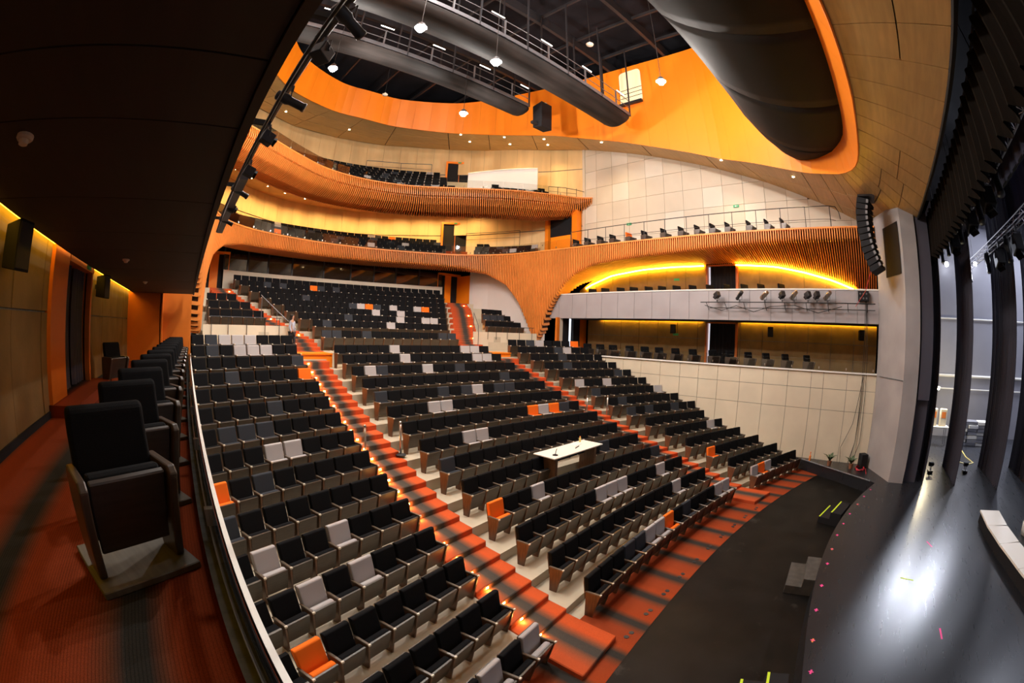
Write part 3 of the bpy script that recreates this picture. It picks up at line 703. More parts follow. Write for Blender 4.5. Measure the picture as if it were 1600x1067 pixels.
# doors in the balcony back walls
def wall_door(name, s, z0, z1, label, wid=1.9, split=True):
    r = empty(name, kind='structure', label=label); p = bw.at(s); c = (Vector((10.5, 14))-p).normalized(); t = Vector((-c.y, c.x))
    def part(nm, mt, a, b, d0, d1, za, zb):
        P = []
        for z in (za, zb):
            for u, d in ((a, d0), (b, d0), (b, d1), (a, d1)): q = p+t*u+c*d; P.append((q.x, q.y, z))
        me = fixn(MB().hexa(P).mesh(nm, mt)); obj(nm, me, r)
    h = wid/2
    part('jamb', M['orange'], -h-.16, -h, -.1, .12, z0, z1+.16); part('jamb', M['orange'], h, h+.16, -.1, .12, z0, z1+.16); part('head', M['orange'], -h, h, -.1, .12, z1, z1+.16)
    part('curtain', M['black'], -h, -.03, -.1, -.02, z0, z1); part('curtain', M['black'], .03, h, -.1, -.02, z0, z1)
    part('gap', M['orange_d'], -.03, .03, -.1, -.05, z0, z1)
    part('sign', M['green'], -.14, .14, .12, .14, z1+.03, z1+.13)
wall_door('door_3', doorR, 6.2, 8.45, 'orange framed double doorway in the middle balcony')
wall_door('door_4', doorR, 11.75, 13.75, 'orange framed double doorway in the top balcony')

# ================================================================ LAMPS
def house_lamp(x, y, z, label, light=True, watts=None):
    t = empty('pendant_lamp', (x, y, z), label=label, cat='lamp', group='high-bay lamps in the oculus')
    MB().tube([(0, 0, .25), (0, 0, 17.0-z)], .012, 5).build('cord', M['cable'], t)
    MB().lathe([(.06, .28), (.12, .22), (.20, .06), (.22, .04)], n=14).build('housing', M['steel'], t)
    MB().lathe([(.02, -.13), (.11, -.09), (.155, 0), (.11, .06), (.02, .08)], n=14).build('bulb', M['lamp'], t, smooth=True)
    if light == 2: point_light('lamp_light', (0, 0, -.30), HOUSE_W, HOUSE_C, .14, t)
    elif light: spot_light('lamp_light', (0, 0, -.20), (0, 0, -10), HOUSE_W*1.1, HOUSE_C, 176, .25, .14, t)
    return t
house_lamp(5.3, 10.4, 9.68, 'bright white pendant lamp hanging highest, beside the upper catwalk railing')
house_lamp(4.2, 15.8, 10.68, 'bright white pendant lamp near the box soffit edge, above the orange fascia', 2)
house_lamp(8.56, 10.43, 9.68, 'bright white pendant lamp between the two catwalks, over the middle')
house_lamp(11.1, 15.75, 10.46, 'bright white pendant lamp lowest in view, before the orange fascia', 2)
house_lamp(14.4, 6.94, 10.5, 'bright white pendant lamp on a cord before the orange fascia window', 2)
house_lamp(2.2, 9.5, 14.0, 'added unseen pendant lamp over the near side of the oculus, behind the soffit', 2)  # this and the next lamps are unseen, added for their light
house_lamp(6.5, 8.5, 14.0, 'added unseen pendant lamp above the picture edge beside the forward catwalk', 2)
house_lamp(10.5, 3.8, 14.0, 'added unseen pendant lamp above the black canopy', 2)
def downlight(x, y, label):
    z = zc(y)-.015; t = empty('downlight', (x, y, z), label=label, cat='downlight', group='small downlights in the timber ceiling')
    MB().lathe([(.10, .0), (.10, .012), (.075, .012)], n=12, cap=False).build('trim_ring', M['ivory'], t)
    MB().lathe([(.01, -.012), (.07, -.004), (.07, .01)], n=12).build('lens', M['down'], t)
    spot_light('downlight_beam', (0, 0, -.06), (x, y, z-10) and (0, 0, -10), 300, (1, .66, .30), 120, .8, .06, t)
DL = [(4.93, 29.28, 'before the soffit edge, outer of a pair'), (6.0, 28.21, 'before the soffit edge, inner of a pair'), (10.56, 30.27, 'alone over the middle of the top balcony'),
      (17.4, 24.79, 'above the top balcony door, upper one'), (18.82, 25.53, 'above the top balcony door, lower one'), (19.38, 22.14, 'above the white screen wall, upper one'),
      (20.8, 23.07, 'above the white screen wall, lower one'), (20.71, 19.46, 'beside the white wall corner, upper one'), (21.82, 20.12, 'beside the white wall corner, lower one'),
      (21.4, 15.05, 'over the white wall, rearmost'), (21.32, 7.07, 'over the white wall, middle'), (20.37, 2.96, 'over the white wall, next to the stage')]
for x, y, l in DL: downlight(x, y, 'small warm ceiling downlight '+l)
for x, y, l in ((.3, 20.1, 'first'), (1.6, 22.1, 'second'), (2.5, 25.0, 'third')): downlight(x, y, 'added unseen ceiling downlight over the near side, %s behind the soffit' % l)  # unseen downlights, added for their light on the near side
# small downlights under the top balcony, extra ones added to brighten its back wall
for i in range(13):
    pd = bw.at(bw.L*(.80-.048*i)); pd = pd+(Vector((10.5, 14))-pd).normalized()*1.5
    t = empty('downlight', (pd.x, pd.y, 9.34), label='tiny warm downlight under the top balcony, %s from the near side' % ORD[i+1], cat='downlight', group='tiny downlights under the top balcony')
    MB().lathe([(.08, 0), (.08, .02)], n=8).build('trim_ring', M['ivory'], t)
    MB().lathe([(.01, -.012), (.055, 0)], n=8).build('lens', M['down'], t)
    spot_light('downlight_beam', (0, 0, -.05), (0, 0, -10), 420, (1, .62, .24), 160, .9, .05, t)

# ================================================================ THEATRE SEATS
SW = .556
def part_mesh(poly, x0, x1, mt, name, bev=.012, seg=2):
    m = MB(); m.prism(poly, 'x', x0, x1); me = fixn(m.mesh(name, mt)); return bevel(me, bev, seg) if bev else me
# profile coordinates are (y, z); the seat faces -y, origin on the floor under the top of the back
BACK = [(-.145, .40), (-.06, .94), (-.02, .955), (.035, .94), (.02, .80), (-.06, .40)]
CUSH = [(-.335, .585), (-.30, .615), (-.225, .605), (-.195, .56), (-.19, .20), (-.235, .20)]
SHELL = [(-.375, .60), (-.335, .605), (-.235, .185), (-.262, .17)]
ARM = [(-.40, .60), (-.40, .632), (-.05, .632), (-.03, .60)]
ARMP = [(-.385, .60), (-.06, .60), (-.10, .0), (-.27, .0)]
def seat_meshes(kind):
    F = M['f_'+kind]; d = {}
    d['backrest'] = part_mesh(BACK, -.262, .262, F, 'backrest_'+kind, .022, 3)
    d['cushion'] = part_mesh(CUSH, -.238, .238, F, 'cushion_'+kind, .018, 2)
    return d
SM = {k: seat_meshes(k) for k in ('black', 'slate', 'grey', 'orange')}
SHELLM = part_mesh(SHELL, -.240, .240, M['seatwood'], 'seat_shell', .006, 1)
BSHELL = part_mesh([(-.055, .42), (.022, .80), (.036, .93), (.05, .93), (.04, .80), (-.03, .40)], -.255, .255, M['seatwood'], 'back_shell', 0)
ARMM = part_mesh(ARM, -.026, .026, M['armwood'], 'armrest', .008, 1)
GLINTM = bevel(fixn(MB().box(-.027, .027, -.408, -.372, .598, .638).mesh('arm_glint', M['ivory'])), .006, 1)  # pale block stands in for the glint on the armrest front
def arm_mesh(off):
    m = MB(); m.prism(ARMP, 'x', off-.019, off+.019); return fixn(m.mesh('arm_panel', M['endwood']))
APM = arm_mesh(0)
# low-poly versions joined for the rows beyond
def far_seat(mb, x, y, z, rz, kind, arm=True):
    idx = {'black': 0, 'slate': 1, 'grey': 2, 'orange': 3}[kind]; c, s = math.cos(rz), math.sin(rz)
    def add(poly, a, b, mi):
        mb.mi = mi; n = len(poly); vs = []
        for t in (a, b):
            for (py, pz) in poly: vs.append((x+t*c-py*s, y+t*s+py*c, z+pz))
        fs = [tuple(range(n-1, -1, -1)), tuple(range(n, 2*n))]+[(i, (i+1) % n, (i+1) % n+n, i+n) for i in range(n)]
        mb.add(vs, fs)
    add([(-.145, .40), (-.045, .95), (.03, .945), (-.06, .40)], -.255, .255, idx)
    add([(-.335, .60), (-.20, .61), (-.19, .20), (-.235, .20)], -.235, .235, idx)
    add([(-.375, .60), (-.338, .605), (-.238, .185), (-.262, .17)], -.24, .24, 4)
    add([(-.40, .60), (-.40, .635), (-.05, .635), (-.03, .60)], -SW/2-.026, -SW/2+.026, 5)
    add([(-.385, .60), (-.06, .60), (-.10, 0), (-.27, 0)], -SW/2-.018, -SW/2+.018, 6)
    add([(-.408, .598), (-.408, .64), (-.372, .64), (-.372, .598)], -SW/2-.028, -SW/2+.028, 7)  # armrest glint as a pale block
    if arm:
        add([(-.40, .60), (-.40, .635), (-.05, .635), (-.03, .60)], SW/2-.026, SW/2+.026, 5)
        add([(-.385, .60), (-.06, .60), (-.10, 0), (-.27, 0)], SW/2-.018, SW/2+.018, 6)
    mb.mi = 0
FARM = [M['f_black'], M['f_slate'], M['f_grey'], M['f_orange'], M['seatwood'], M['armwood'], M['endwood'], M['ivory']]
KNAME = {'black': 'black fabric', 'slate': 'slate-grey fabric', 'grey': 'light grey fabric', 'orange': 'bright orange fabric'}
def seat(x, y, z, rz, kind, label, group, last):
    t = empty('theatre_seat', (x, y, z), rz, label, 'seat', group)
    obj('backrest', SM[kind]['backrest'], t); obj('back_shell', BSHELL, t); obj('seat_cushion', SM[kind]['cushion'], t); obj('seat_shell', SHELLM, t)
    for sx in ((-1, 1) if last else (-1,)):
        p = obj('side_panel', APM, t, loc=(sx*SW/2, 0, 0)); obj('armrest', ARMM, p); obj('arm_glint', GLINTM, p)
    return t
# colours of the odd seats: (block, row from the front, seat counted from the block's near end) -> kind
SPEC = {}
def sp(block, row, **kw):
    for kind, lst in kw.items():
        for i in lst: SPEC[(block, row, i)] = kind
# near block: 8 seats, index 7 = aisle
sp('N', 14, grey=[2, 3, 4], slate=[1]); sp('N', 13, grey=[3, 4, 5], slate=[1]); sp('N', 12, slate=[7]); sp('N', 11, slate=[2], orange=[7])
sp('N', 9, slate=[4]); sp('N', 8, slate=[1, 2, 3]); sp('N', 7, grey=[3, 4]); sp('N', 6, slate=[2], orange=[0]); sp('N', 5, slate=[0])
sp('N', 4, grey=[1, 4]); sp('N', 3, grey=[2, 4]); sp('N', 2, orange=[1]); sp('N', 0, grey=[5, 7])
# centre block: 15 seats, index 0 = near aisle
sp('C', 13, grey=[5, 12, 13]); sp('C', 12, grey=[5, 12, 13]); sp('C', 11, grey=[1, 6], slate=[2, 9]); sp('C', 10, slate=[12])
sp('C', 9, slate=[0, 5, 7, 10, 11], grey=[8]); sp('C', 8, grey=[3, 4]); sp('C', 7, orange=[10, 12], grey=[11], slate=[13]); sp('C', 6, grey=[3, 4])
sp('C', 5, slate=[0]); sp('C', 4, slate=[11]); sp('C', 3, orange=[0], grey=[3], slate=[14]); sp('C', 2, grey=[6, 7, 8, 12]); sp('C', 1, grey=[11]); sp('C', 0, slate=[3, 4, 9], grey=[5, 6, 13, 14], orange=[7])
# far block: index 0 = far aisle
sp('F', 14, grey=[3], slate=[2], orange=[7]); sp('F', 13, grey=[5], slate=[4]); sp('F', 12, slate=[3]); sp('F', 11, slate=[2]); sp('F', 9, grey=[0, 3]); sp('F', 10, slate=[6]); sp('F', 8, slate=[0], grey=[7]); sp('F', 7, slate=[1])
sp('F', 6, slate=[0, 2, 5]); sp('F', 4, grey=[5]); sp('F', 2, orange=[0]); sp('F', 0, grey=[0, 2], orange=[1])
# upper block, row 0 = next to the cross aisle
sp('U', 0, slate=[0, 1, 4, 12, 13]); sp('U', 1, slate=[1], grey=[8]); sp('U', 2, slate=[5], grey=[11, 14, 15]); sp('U', 3, grey=[10, 13]); sp('U', 4, slate=[9, 12], grey=[10, 14], orange=[11, 18]); sp('U', 4, slate=[9], grey=[10, 14, 17])
sp('U', 5, slate=[5]); sp('U', 7, orange=[9], slate=[3, 5, 10, 12])
seats = []   # (block, row, idx, n, x, y, z, rz, kind)
def add_row(block, row, xs, ya, z):
    for i, x in enumerate(xs):
        y = arc(x, ya); rz = math.atan2(-(x-XC)*2/RR, 1)
        seats.append((block, row, i, len(xs), x, y, z, rz, SPEC.get((block, row, i), 'black')))
for k in range(15):
    n = 8
    add_row('N', k, [4.55-SW*(n-i-.5) for i in range(n)], YA[k], FL[k])
    nf = 8 if k > 5 else 7
    add_row('F', k, [16.45+SW*(i+.5) for i in range(nf)], YA[k], FL[k])
    if k < 14:
        w_ = (14.70-6.30)/15
        add_row('C', k, [6.30+w_*(i+.5) for i in range(15)], YA[k], FL[k])
UN = [14, 15, 17, 19, 21, 23, 25, 27, 28]
for k in range(9):
    add_row('U', k, [XC-UH[k]+2*UH[k]/UN[k]*(i+.5) for i in range(UN[k])], UY[k], UF[k])
def dist(q): return math.sqrt(q[4]**2+q[5]**2+q[6]**2)
TABLE_ROW = 4     # the mixing desk stands over seats in this centre row
hide = lambda q: q[0] == 'C' and q[1] == TABLE_ROW and q[2] in (6, 7, 8, 9)
vis = [q for q in seats if not hide(q)]
singles = sorted([q for q in vis if not (q[0] == 'N' and ((q[4] < .62 and q[1] < 5) or (q[4] < 1.2 and q[1] < 2)))], key=dist)[:300]
sset = set(id(q) for q in singles)
BN = {'N': 'block below the near box', 'C': 'centre block', 'F': 'block beside the cream wall', 'U': 'upper block'}
far = {}
for q in vis:
    b, row, i, n, x, y, z, rz, kind = q
    if id(q) in sset:
        if b == 'N': pos = '%s from the aisle' % ORD[n-i]
        else: pos = '%s from its near aisle' % ORD[i+1]
        lab = '%s seat, %s, %s row, %s' % (KNAME[kind], pos, ORD[row+1], BN[b])
        seat(x, y, z, rz, kind, lab, 'tip-up theatre seats in the stalls', i == n-1)
    else:
        far_seat(far.setdefault(b, MB()), x, y, z, rz, kind, i == n-1)
for b, m in far.items():
    m.build('theatre_seating', FARM, label='tip-up seats filling the far rows of the '+BN[b], cat='seating', kind='stuff')
# side bays of the upper stalls
for s in (0, 1):
    m = MB()
    for k, (x0, n) in enumerate(((17.2, 5), (17.75, 4), (18.4, 3))):
        for i in range(n):
            x = x0+SW*(i+.5); y = 20.75+1.0*k-(x-17)*.09; x = x if not s else 2*XC-x
            far_seat(m, x, y, -.30+.42*k, (-.09 if not s else .09), 'slate' if (k == 1 and i < 3 and not s) else 'black', True)
    m.build('theatre_seating', FARM, label='tip-up seats in the side bay by the %s slatted leg' % ('far' if not s else 'near'), cat='seating', kind='stuff')
# balcony seating
def balcony_rows(path, s0, s1, rows, label, skips, spec):
    m = MB(); c = 0
    for (d, z) in rows:
        # offset path
        P = []
        for i in range(161):
            s = lerp(s0, s1, i/160); p = path.at(s)+outn(path, s)*d; P.append((p.x, p.y))
        pp = Path(P); s = .35
        while s < pp.L-.35:
            p = pp.at(s); t = pp.tan(s); rz = math.atan2(t.y, t.x)
            # seats face the stage side: local -y points inward
            inward = Vector((10.5, 10))-p
            if Vector((math.sin(rz), -math.cos(rz))).dot(inward) < 0: rz += PI
            a = math.atan2(p.x-10.5, p.y-10)
            if not any(lo < a < hi for lo, hi in skips):
                c += 1; far_seat(m, p.x, p.y, z, rz, spec(c), True)
            s += SW
    return m.build('theatre_seating', FARM, label=label, cat='seating', kind='stuff')
bspec = lambda c: 'grey' if c % 41 in (3, 17) else ('slate' if c % 9 == 4 else ('orange' if c % 67 == 30 else 'black'))
balcony_rows(MID, s_near(MID, 20.2, 20.9), s_near(MID, 1.2, 21.6), [(1.25, 5.0), (2.25, 5.40), (3.2, 5.80), (4.15, 6.20)], 'rows of tip-up seats on the middle balcony', [(.42, .55)], bspec)
balcony_rows(UPP, 4.2, UPP.L-4.2, [(1.25, 9.0), (2.25, 9.55), (3.2, 10.10), (4.15, 10.65), (5.1, 11.20), (6.05, 11.75)], 'rows of tip-up seats on the top balcony', [(.40, .56), (.50, 1.4)], bspec)
balcony_rows(UPP, 2.6, 9.0, [(1.25, 9.0), (2.25, 9.55)], 'two rows of tip-up seats before the white screen wall', [(-2, .60), (1.02, 3)], bspec)

# ================================================================ AISLE STEPS
def stair(name, label, runs, lights, lx):
    """runs: list of (x0,x1,y_front,y_back,z_top,z_bottom)"""
    r = empty(name, kind='structure', label=label)
    for i, (x0, x1, y0, y1, zt, zb) in enumerate(runs):
        m = MB(); n = 3; xs = [lerp(x0, x1, j/n) for j in range(n+1)]; ar = lambda x, ya: ya-(x-XC)**2/RR
        y0 -= .03; xm = (x0+x1)/2; m.prism([(x-xm, ar(x, y0)) for x in xs]+[(x-xm, ar(x, y1)) for x in reversed(xs)], 'z', zb, zt)
        st = obj('step', bevel(fixn(m.mesh('step', M['carpet_step'])), .018, 1), r, loc=(xm, 0, 0))
        if lights and i % lights == 0 and i > 0:
            x = lerp(x0, x1, lx); y = ar(x, y0); zz = (zb+.28+zt)/2 if zt-zb < .5 else zt-.07
            b = MB(); b.box(x-xm-.035, x-xm+.035, y-.008, y+.004, zt-.085, zt-.045); b.build('step_light', M['steplight'], st)
            point_light('step_glow', (x, y-.05, zt-.075), 6.5, (1, .46, .11), .015)
    return r
def lower_runs(x0, x1):
    out = []
    for k in range(14):
        a = YA[k]-.78; zn = FL[k+1] if k < 13 else -1.13
        if k == 0: out.append((x0, x1, a-.25, a+.5, FL[0]+.13, FL[0]-.1))
        else: out.append((x0, x1, a, a+.5, FL[k]+.02, FL[k]-.35))
        out.append((x0, x1, a+.5, a+1.0, (FL[k]+zn)/2+.02, FL[k]-.3))
    return out
stair('aisle_stair', 'orange carpeted steps with glowing lights, aisle below the near box', lower_runs(4.66, 6.0), 1, .26)
stair('aisle_stair', 'orange carpeted steps of the aisle toward the cream wall', lower_runs(15.0, 16.34), 0, .3)
def upper_runs(mirror):
    out = [(5.0, 6.4, 19.3, 20.0, -1.10, -1.4)] if not mirror else [(14.6, 16.0, 19.3, 20.0, -1.10, -1.4)]
    for k in range(9):
        a = UY[k]-.78; zn = UF[k+1] if k < 8 else UF[8]; xl = XC-UH[k]-.12; xn = XC-(UH[k+1] if k < 8 else UH[8]+.2)-.12
        for q, (ya, z) in enumerate(((a, UF[k]), (a+.36, lerp(UF[k], zn, .33)), (a+.70, lerp(UF[k], zn, .67)))):
            x1 = lerp(xl, xn, q/3); x0 = x1-1.45
            if mirror: x0, x1 = 2*XC-x1, 2*XC-x0
            out.append((x0, x1, ya, ya+.40, z+.02, z-.5))
    return out
stair('aisle_stair', 'orange carpeted steps climbing beside the near slatted leg', upper_runs(False), 6, .8)
stair('aisle_stair', 'orange carpeted steps climbing to the far orange exit', upper_runs(True), 6, .8)
# pale posts and handrails of the upper aisles
def rail(name, pts, r, label, posts=(), mt='steel', cat='railing', extra=None):
    t = empty(name, label=label, cat=cat)
    MB().tube(pts, r, 6).build('handrail', M[mt], t)
    for (a, b) in posts: MB().tube([a, b], r*.85, 5).build('post', M[mt], t)
    for e in (extra or []): MB().tube(e, r*.6, 5).build('infill_bar', M[mt], t)
    return t
rail('handrail', [(3.55, 20.3, 1.35), (4.3, 19.9, .65), (5.15, 19.5, -.12)], .022, 'sloping metal handrail beside the walking person', [((3.6, 20.3, .2), (3.6, 20.3, 1.32)), ((4.3, 19.9, -.5), (4.3, 19.9, .65)), ((5.1, 19.55, -1.1), (5.1, 19.55, -.1))])
rail('handrail', [(16.2, 20.6, 1.1), (16.0, 19.9, .35), (15.7, 19.5, -.05)], .022, 'short metal handrail beside the far upper steps', [((16.2, 20.6, .0), (16.2, 20.6, 1.1)), ((15.75, 19.55, -1.1), (15.75, 19.55, -.05))])
rail('guard_rail', [(1.0, 19.35, .32), (2.4, 19.6, .32), (4.5, 19.85, .32)], .018, 'thin guard rail above the near cream bay wall', [((x, y-.06, -.45), (x, y-.06, .32)) for x, y in ((1.1, 19.35), (1.9, 19.5), (2.8, 19.65), (3.7, 19.75), (4.4, 19.82))], 'blackpaint')
rail('guard_rail', [(20.0, 19.28, .32), (18.6, 19.55, .32), (16.5, 19.8, .32)], .018, 'thin guard rail above the far cream bay wall', [((x, y-.06, -.45), (x, y-.06, .32)) for x, y in ((19.8, 19.3), (18.9, 19.5), (18.0, 19.62), (17.2, 19.72), (16.6, 19.78))], 'blackpaint')

# ================================================================ BOX CHAIRS (loose seats on plinths)
CP_ = {}
def box_chair_meshes(fab):
    F = M['f_'+fab]
    return dict(plinth=bevel(fixn(MB().box(-.36, .36, -.40, .24, 0, .045).mesh('plinth', M['greywood'])), .006, 1),
                backrest=part_mesh([(-.165, .46), (-.075, .92), (-.03, .95), (.02, .93), (.005, .80), (-.08, .44)], -.275, .275, F, 'box_backrest_'+fab, .03, 3),
                seat_cushion=part_mesh([(-.34, .62), (-.31, .65), (-.24, .64), (-.20, .60), (-.18, .24), (-.23, .24)], -.245, .245, F, 'box_cushion_'+fab, .018, 2),
                seat_shell=part_mesh([(-.385, .62), (-.345, .635), (-.235, .20), (-.262, .185)], -.25, .25, M['darkwood'], 'box_seat_shell', .008, 1),
                side_panel=bevel(fixn(MB().prism([(-.42, .60), (-.38, .645), (-.05, .645), (-.02, .60), (-.05, .045), (-.26, .045)], 'x', -.03, .03).mesh('box_side', M['darkwood2'])), .012, 2))
def box_chair(loc, rz, label, group, fab='black'):
    if fab not in CP_: CP_[fab] = box_chair_meshes(fab)
    d = CP_[fab]; t = empty('box_chair', loc, rz, label, 'chair', group)
    obj('plinth', d['plinth'], t); obj('backrest', d['backrest'], t); obj('seat_cushion', d['seat_cushion'], t); obj('seat_shell', d['seat_shell'], t)
    for s in (-1, 1): obj('side_panel', d['side_panel'], t, loc=(s*.295, 0, 0))
    return t
for i in range(13):
    y = 2.61+1.03*i
    lab = 'black box chair on a grey plinth, %s in the corridor file' % ('first and largest' if i == 0 else ORD[i+1])
    box_chair((-.59+.012*i, y, NF), .47, lab, 'chairs in the near box')
box_chair((-2.05, 10.45, NF), .9, 'dark box chair standing apart beside the corridor doorway', 'chairs in the near box')
for i, y in enumerate([2.85, 4.02, 5.07, 6.06, 7.1, 8.1, 9.27, 10.33, 11.37, 12.3, 13.33, 14.51, 15.45, 16.43]):
    box_chair((22.0, y+.1, OF), -.47, 'dark box chair behind glass in the opposite lower box, %s from the stage' % ORD[i+1], 'chairs in the opposite lower box')
for i, y in enumerate([4.29, 5.41, 6.34, 7.36, 8.33, 9.36, 10.34, 11.27, 12.14, 13.14, 14.07, 15.19, 16.16]):
    box_chair((22.0, y+.1, UFz), -.47, 'dark box chair above the grey parapet, %s from the stage' % ORD[i+1], 'chairs in the opposite upper box')
for i, y in enumerate([4.14, 5.01, 6.02, 7.24, 8.11, 9.04, 10.03, 11.14, 12.41, 13.48, 14.63, 15.55, 16.54, 17.48]):
    fab = 'orange' if i == 9 else 'grey' if i in (0, 1, 2) and False else 'black'
    lab = 'orange box chair on the slatted side balcony' if fab == 'orange' else 'dark box chair on the slatted side balcony, %s from the stage' % ORD[i+1]
    box_chair((21.75, y, 5.17), -.12, lab, 'chairs on the opposite side balcony', fab)

# ================================================================ GLASS AND RAILS
def glass_run(name, path_pts, z0, z1, wid, label, clamp=True, cap=False):
    t = empty(name, label=label, cat='balustrade'); p = Path(path_pts); n = max(1, int(p.L/wid)); 
    for i in range(n):
        a = p.at(p.L*i/n+.012); b = p.at(p.L*(i+1)/n-.012); nrm = Vector((-(b-a).y, (b-a).x)).normalized()*.006
        m = MB(); m.hexa([(*(a-nrm), z0), (*(b-nrm), z0), (*(b+nrm), z0), (*(a+nrm), z0), (*(a-nrm), z1), (*(b-nrm), z1), (*(b+nrm), z1), (*(a+nrm), z1)])
        m.build('pane', M['glass'], t)
        if clamp:
            q = p.at(p.L*i/n); m = MB(); m.cbox((q.x, q.y, z0+.12), (.05, .05, .10)); m.build('clamp', M['chrome'], t)
    return t
glass_run('glass_balustrade', [(.035, -.8), (.035, 16.6)], -1.15, -.62, 1.55, 'glass balustrade panels along the near box rail')
t = empty('box_kerb', label='dark carpeted kerb and pale ledge of the near box rail', cat='ledge')
m = MB(); m.box(-.035, .022, -.85, 17.0, NF, -1.16); m.build('kerb', M['kerb'], t)
m = MB(); m.box(.05, .085, -.85, 17.0, NF, -1.18); m.build('channel', M['black'], t)
m = MB(); m.box(.096, .128, -.85, 17.0, -1.3, -1.145); m.build('ledge', M['white_p'], t)
m = MB(); m.box(.022, .028, -.8, 16.6, -1.2, -1.10); m.build('glass_shoe', M['chrome'], t)
glass_run('glass_balustrade', [(20.98, -.7), (20.98, 8), (20.98, 16.2)], -1.14, -.63, 1.35, 'glass balustrade of the opposite lower box')
# middle balcony: glass and short steel studs along the slatted front
P = [tuple(MID.at(lerp(sM0-3.4, sM1+2.0, i/80))+outn(MID, lerp(sM0-3.4, sM1+2.0, i/80))*.15) for i in range(81)]
glass_run('glass_balustrade', P, 5.36, 5.95, 1.3, 'glass balustrade along the middle balcony front', True)
P = [tuple(UPP.at(lerp(2.2, UPP.L-2.2, i/60))+outn(UPP, lerp(2.2, UPP.L-2.2, i/60))*.15) for i in range(61)]
glass_run('glass_balustrade', P, 9.43, 10.0, 1.3, 'glass balustrade along the top balcony front', True)
# side balcony railing: two dark bars, curved at the stage end
yy = [17.2-.5*i for i in range(32)]
pts = [(20.95, y, 6.42+.0*y) for y in yy]+[(20.98, 1.4, 6.42), (21.1, 1.05, 6.40), (21.35, .9, 6.2), (21.5, .85, 5.9)]
low = [(20.95, y, 5.78) for y in yy]+[(21.0, 1.4, 5.78), (21.2, 1.1, 5.76)]
rail('guard_rail', pts, .022, 'long dark metal railing on the slatted side balcony', [((20.95, y, 5.2), (20.95, y, 6.42)) for y in [17.2-1.32*i for i in range(13)]], 'blackpaint', extra=[low])
rail('guard_rail', [(21.4, 19.6, 10.15), (22.3, 18.9, 10.15), (22.9, 18.35, 10.05), (23.2, 17.9, 9.9)], .022, 'short dark railing at the end of the top balcony', [((x, y, 9.4), (x, y, 10.15)) for x, y in ((21.4, 19.6), (21.9, 19.2), (22.4, 18.8), (22.9, 18.35))], 'blackpaint', extra=[[(21.4, 19.6, 9.8), (22.9, 18.35, 9.75)]])
rail('guard_rail', [(19.4, 26.0, 7.3), (20.6, 24.0, 7.3), (21.3, 22.2, 7.3)], .022, 'dark railing beside the middle balcony seats', [((19.4, 26.0, 6.2), (19.4, 26.0, 7.3)), ((21.3, 22.2, 6.2), (21.3, 22.2, 7.3))], 'blackpaint', extra=[[(19.4, 26, 6.8), (21.3, 22.2, 6.8)]])
rail('guard_rail', [(12.6, 30.6, 13.1), (15.2, 29.6, 13.1), (17.3, 28.3, 13.1)], .025, 'white double railing behind the top balcony seats', [((x, y, 11.6), (x, y, 13.1)) for x, y in ((12.6, 30.6), (15.2, 29.6), (17.3, 28.3))], 'steel', extra=[[(12.6, 30.6, 12.6), (17.3, 28.3, 12.6)]])
# white curved screen wall on the top balcony, orange side screen by the middle balcony doorway
sw = Path(catmull([(18.2, 24.6), (19.3, 23.2), (20.2, 21.7), (20.9, 20.2)], 6)); m = MB()
m.sheet([[(*sw.at(sw.L*i/16), 9.9), (*sw.at(sw.L*i/16), 11.45+.15*math.sin(PI*i/16))] for i in range(17)], lambda i, j: (.1, .06, 0))
t = empty('screen_wall', label='low white curved screen wall on the top balcony', cat='screen'); m.build('panel', M['white_p'], t)
m = MB(); m.tube([(*sw.at(sw.L*i/16), 11.5+.15*math.sin(PI*i/16)) for i in range(17)], .05, 6); m.build('edge', M['white_p'], t)
t = empty('doorway_portal', label='orange doorway with black curtain at the end of the middle balcony', cat='doorway', kind='structure')
for nm, mt, bx in (('jamb', 'orange', (22.85, 23.4, 20.9, 21.2, 5.2, 8.3)), ('jamb', 'orange', (22.9, 23.4, 18.3, 18.75, 5.2, 8.3)), ('head', 'orange', (22.85, 23.4, 18.3, 21.2, 8.3, 8.6)), ('curtain', 'black', (23.1, 23.2, 18.75, 20.9, 5.2, 8.3)), ('side_screen', 'orange', (21.7, 21.76, 17.9, 19.6, 5.2, 6.5))):
    MB().box(*bx).build(nm, M[mt], t)

# ================================================================ NEAR BOX DETAILS
d = empty('door_5', kind='structure', label='orange portal with black curtains in the near box corridor')
for nm, mt, bx in (('portal_panel', 'orange_d', (-2.64, -2.50, 6.85, 7.8, NF+.18, 1.10)), ('reveal', 'orange_d', (-3.5, -2.5, 9.87, 10.0, NF+.18, 1.10)), ('reveal', 'orange_d', (-3.5, -2.64, 7.7, 7.8, NF+.18, 1.10)),
                   ('head', 'orange_d', (-3.5, -2.48, 7.8, 10.0, .98, 1.12)), ('landing', 'carpet_box', (-3.5, -2.0, 6.8, 10.3, NF, NF+.18)), ('back', 'black', (-3.55, -3.5, 7.7, 10.0, NF, 1.1))):
    MB().box(*bx).build(nm, M[mt], d)
def curtain_mesh(x0, x1, y, z0, z1, folds, amp, mt, nz=3, tail=0.0):
    n = folds*6; m = MB(); G = []
    for i in range(n+1):
        u = i/n; x = lerp(x0, x1, u); row = []
        for k in range(nz+1):
            v = k/nz; a = amp*(1.0-.35*v); row.append((x+.25*amp*math.sin(u*folds*2*PI*1.0+1.3), y+a*math.sin(u*folds*2*PI)+.4*a*math.sin(u*folds*4.1*PI+k*.5), lerp(z0, z1, v)))
        G.append(row)
    m.grid(G); return m
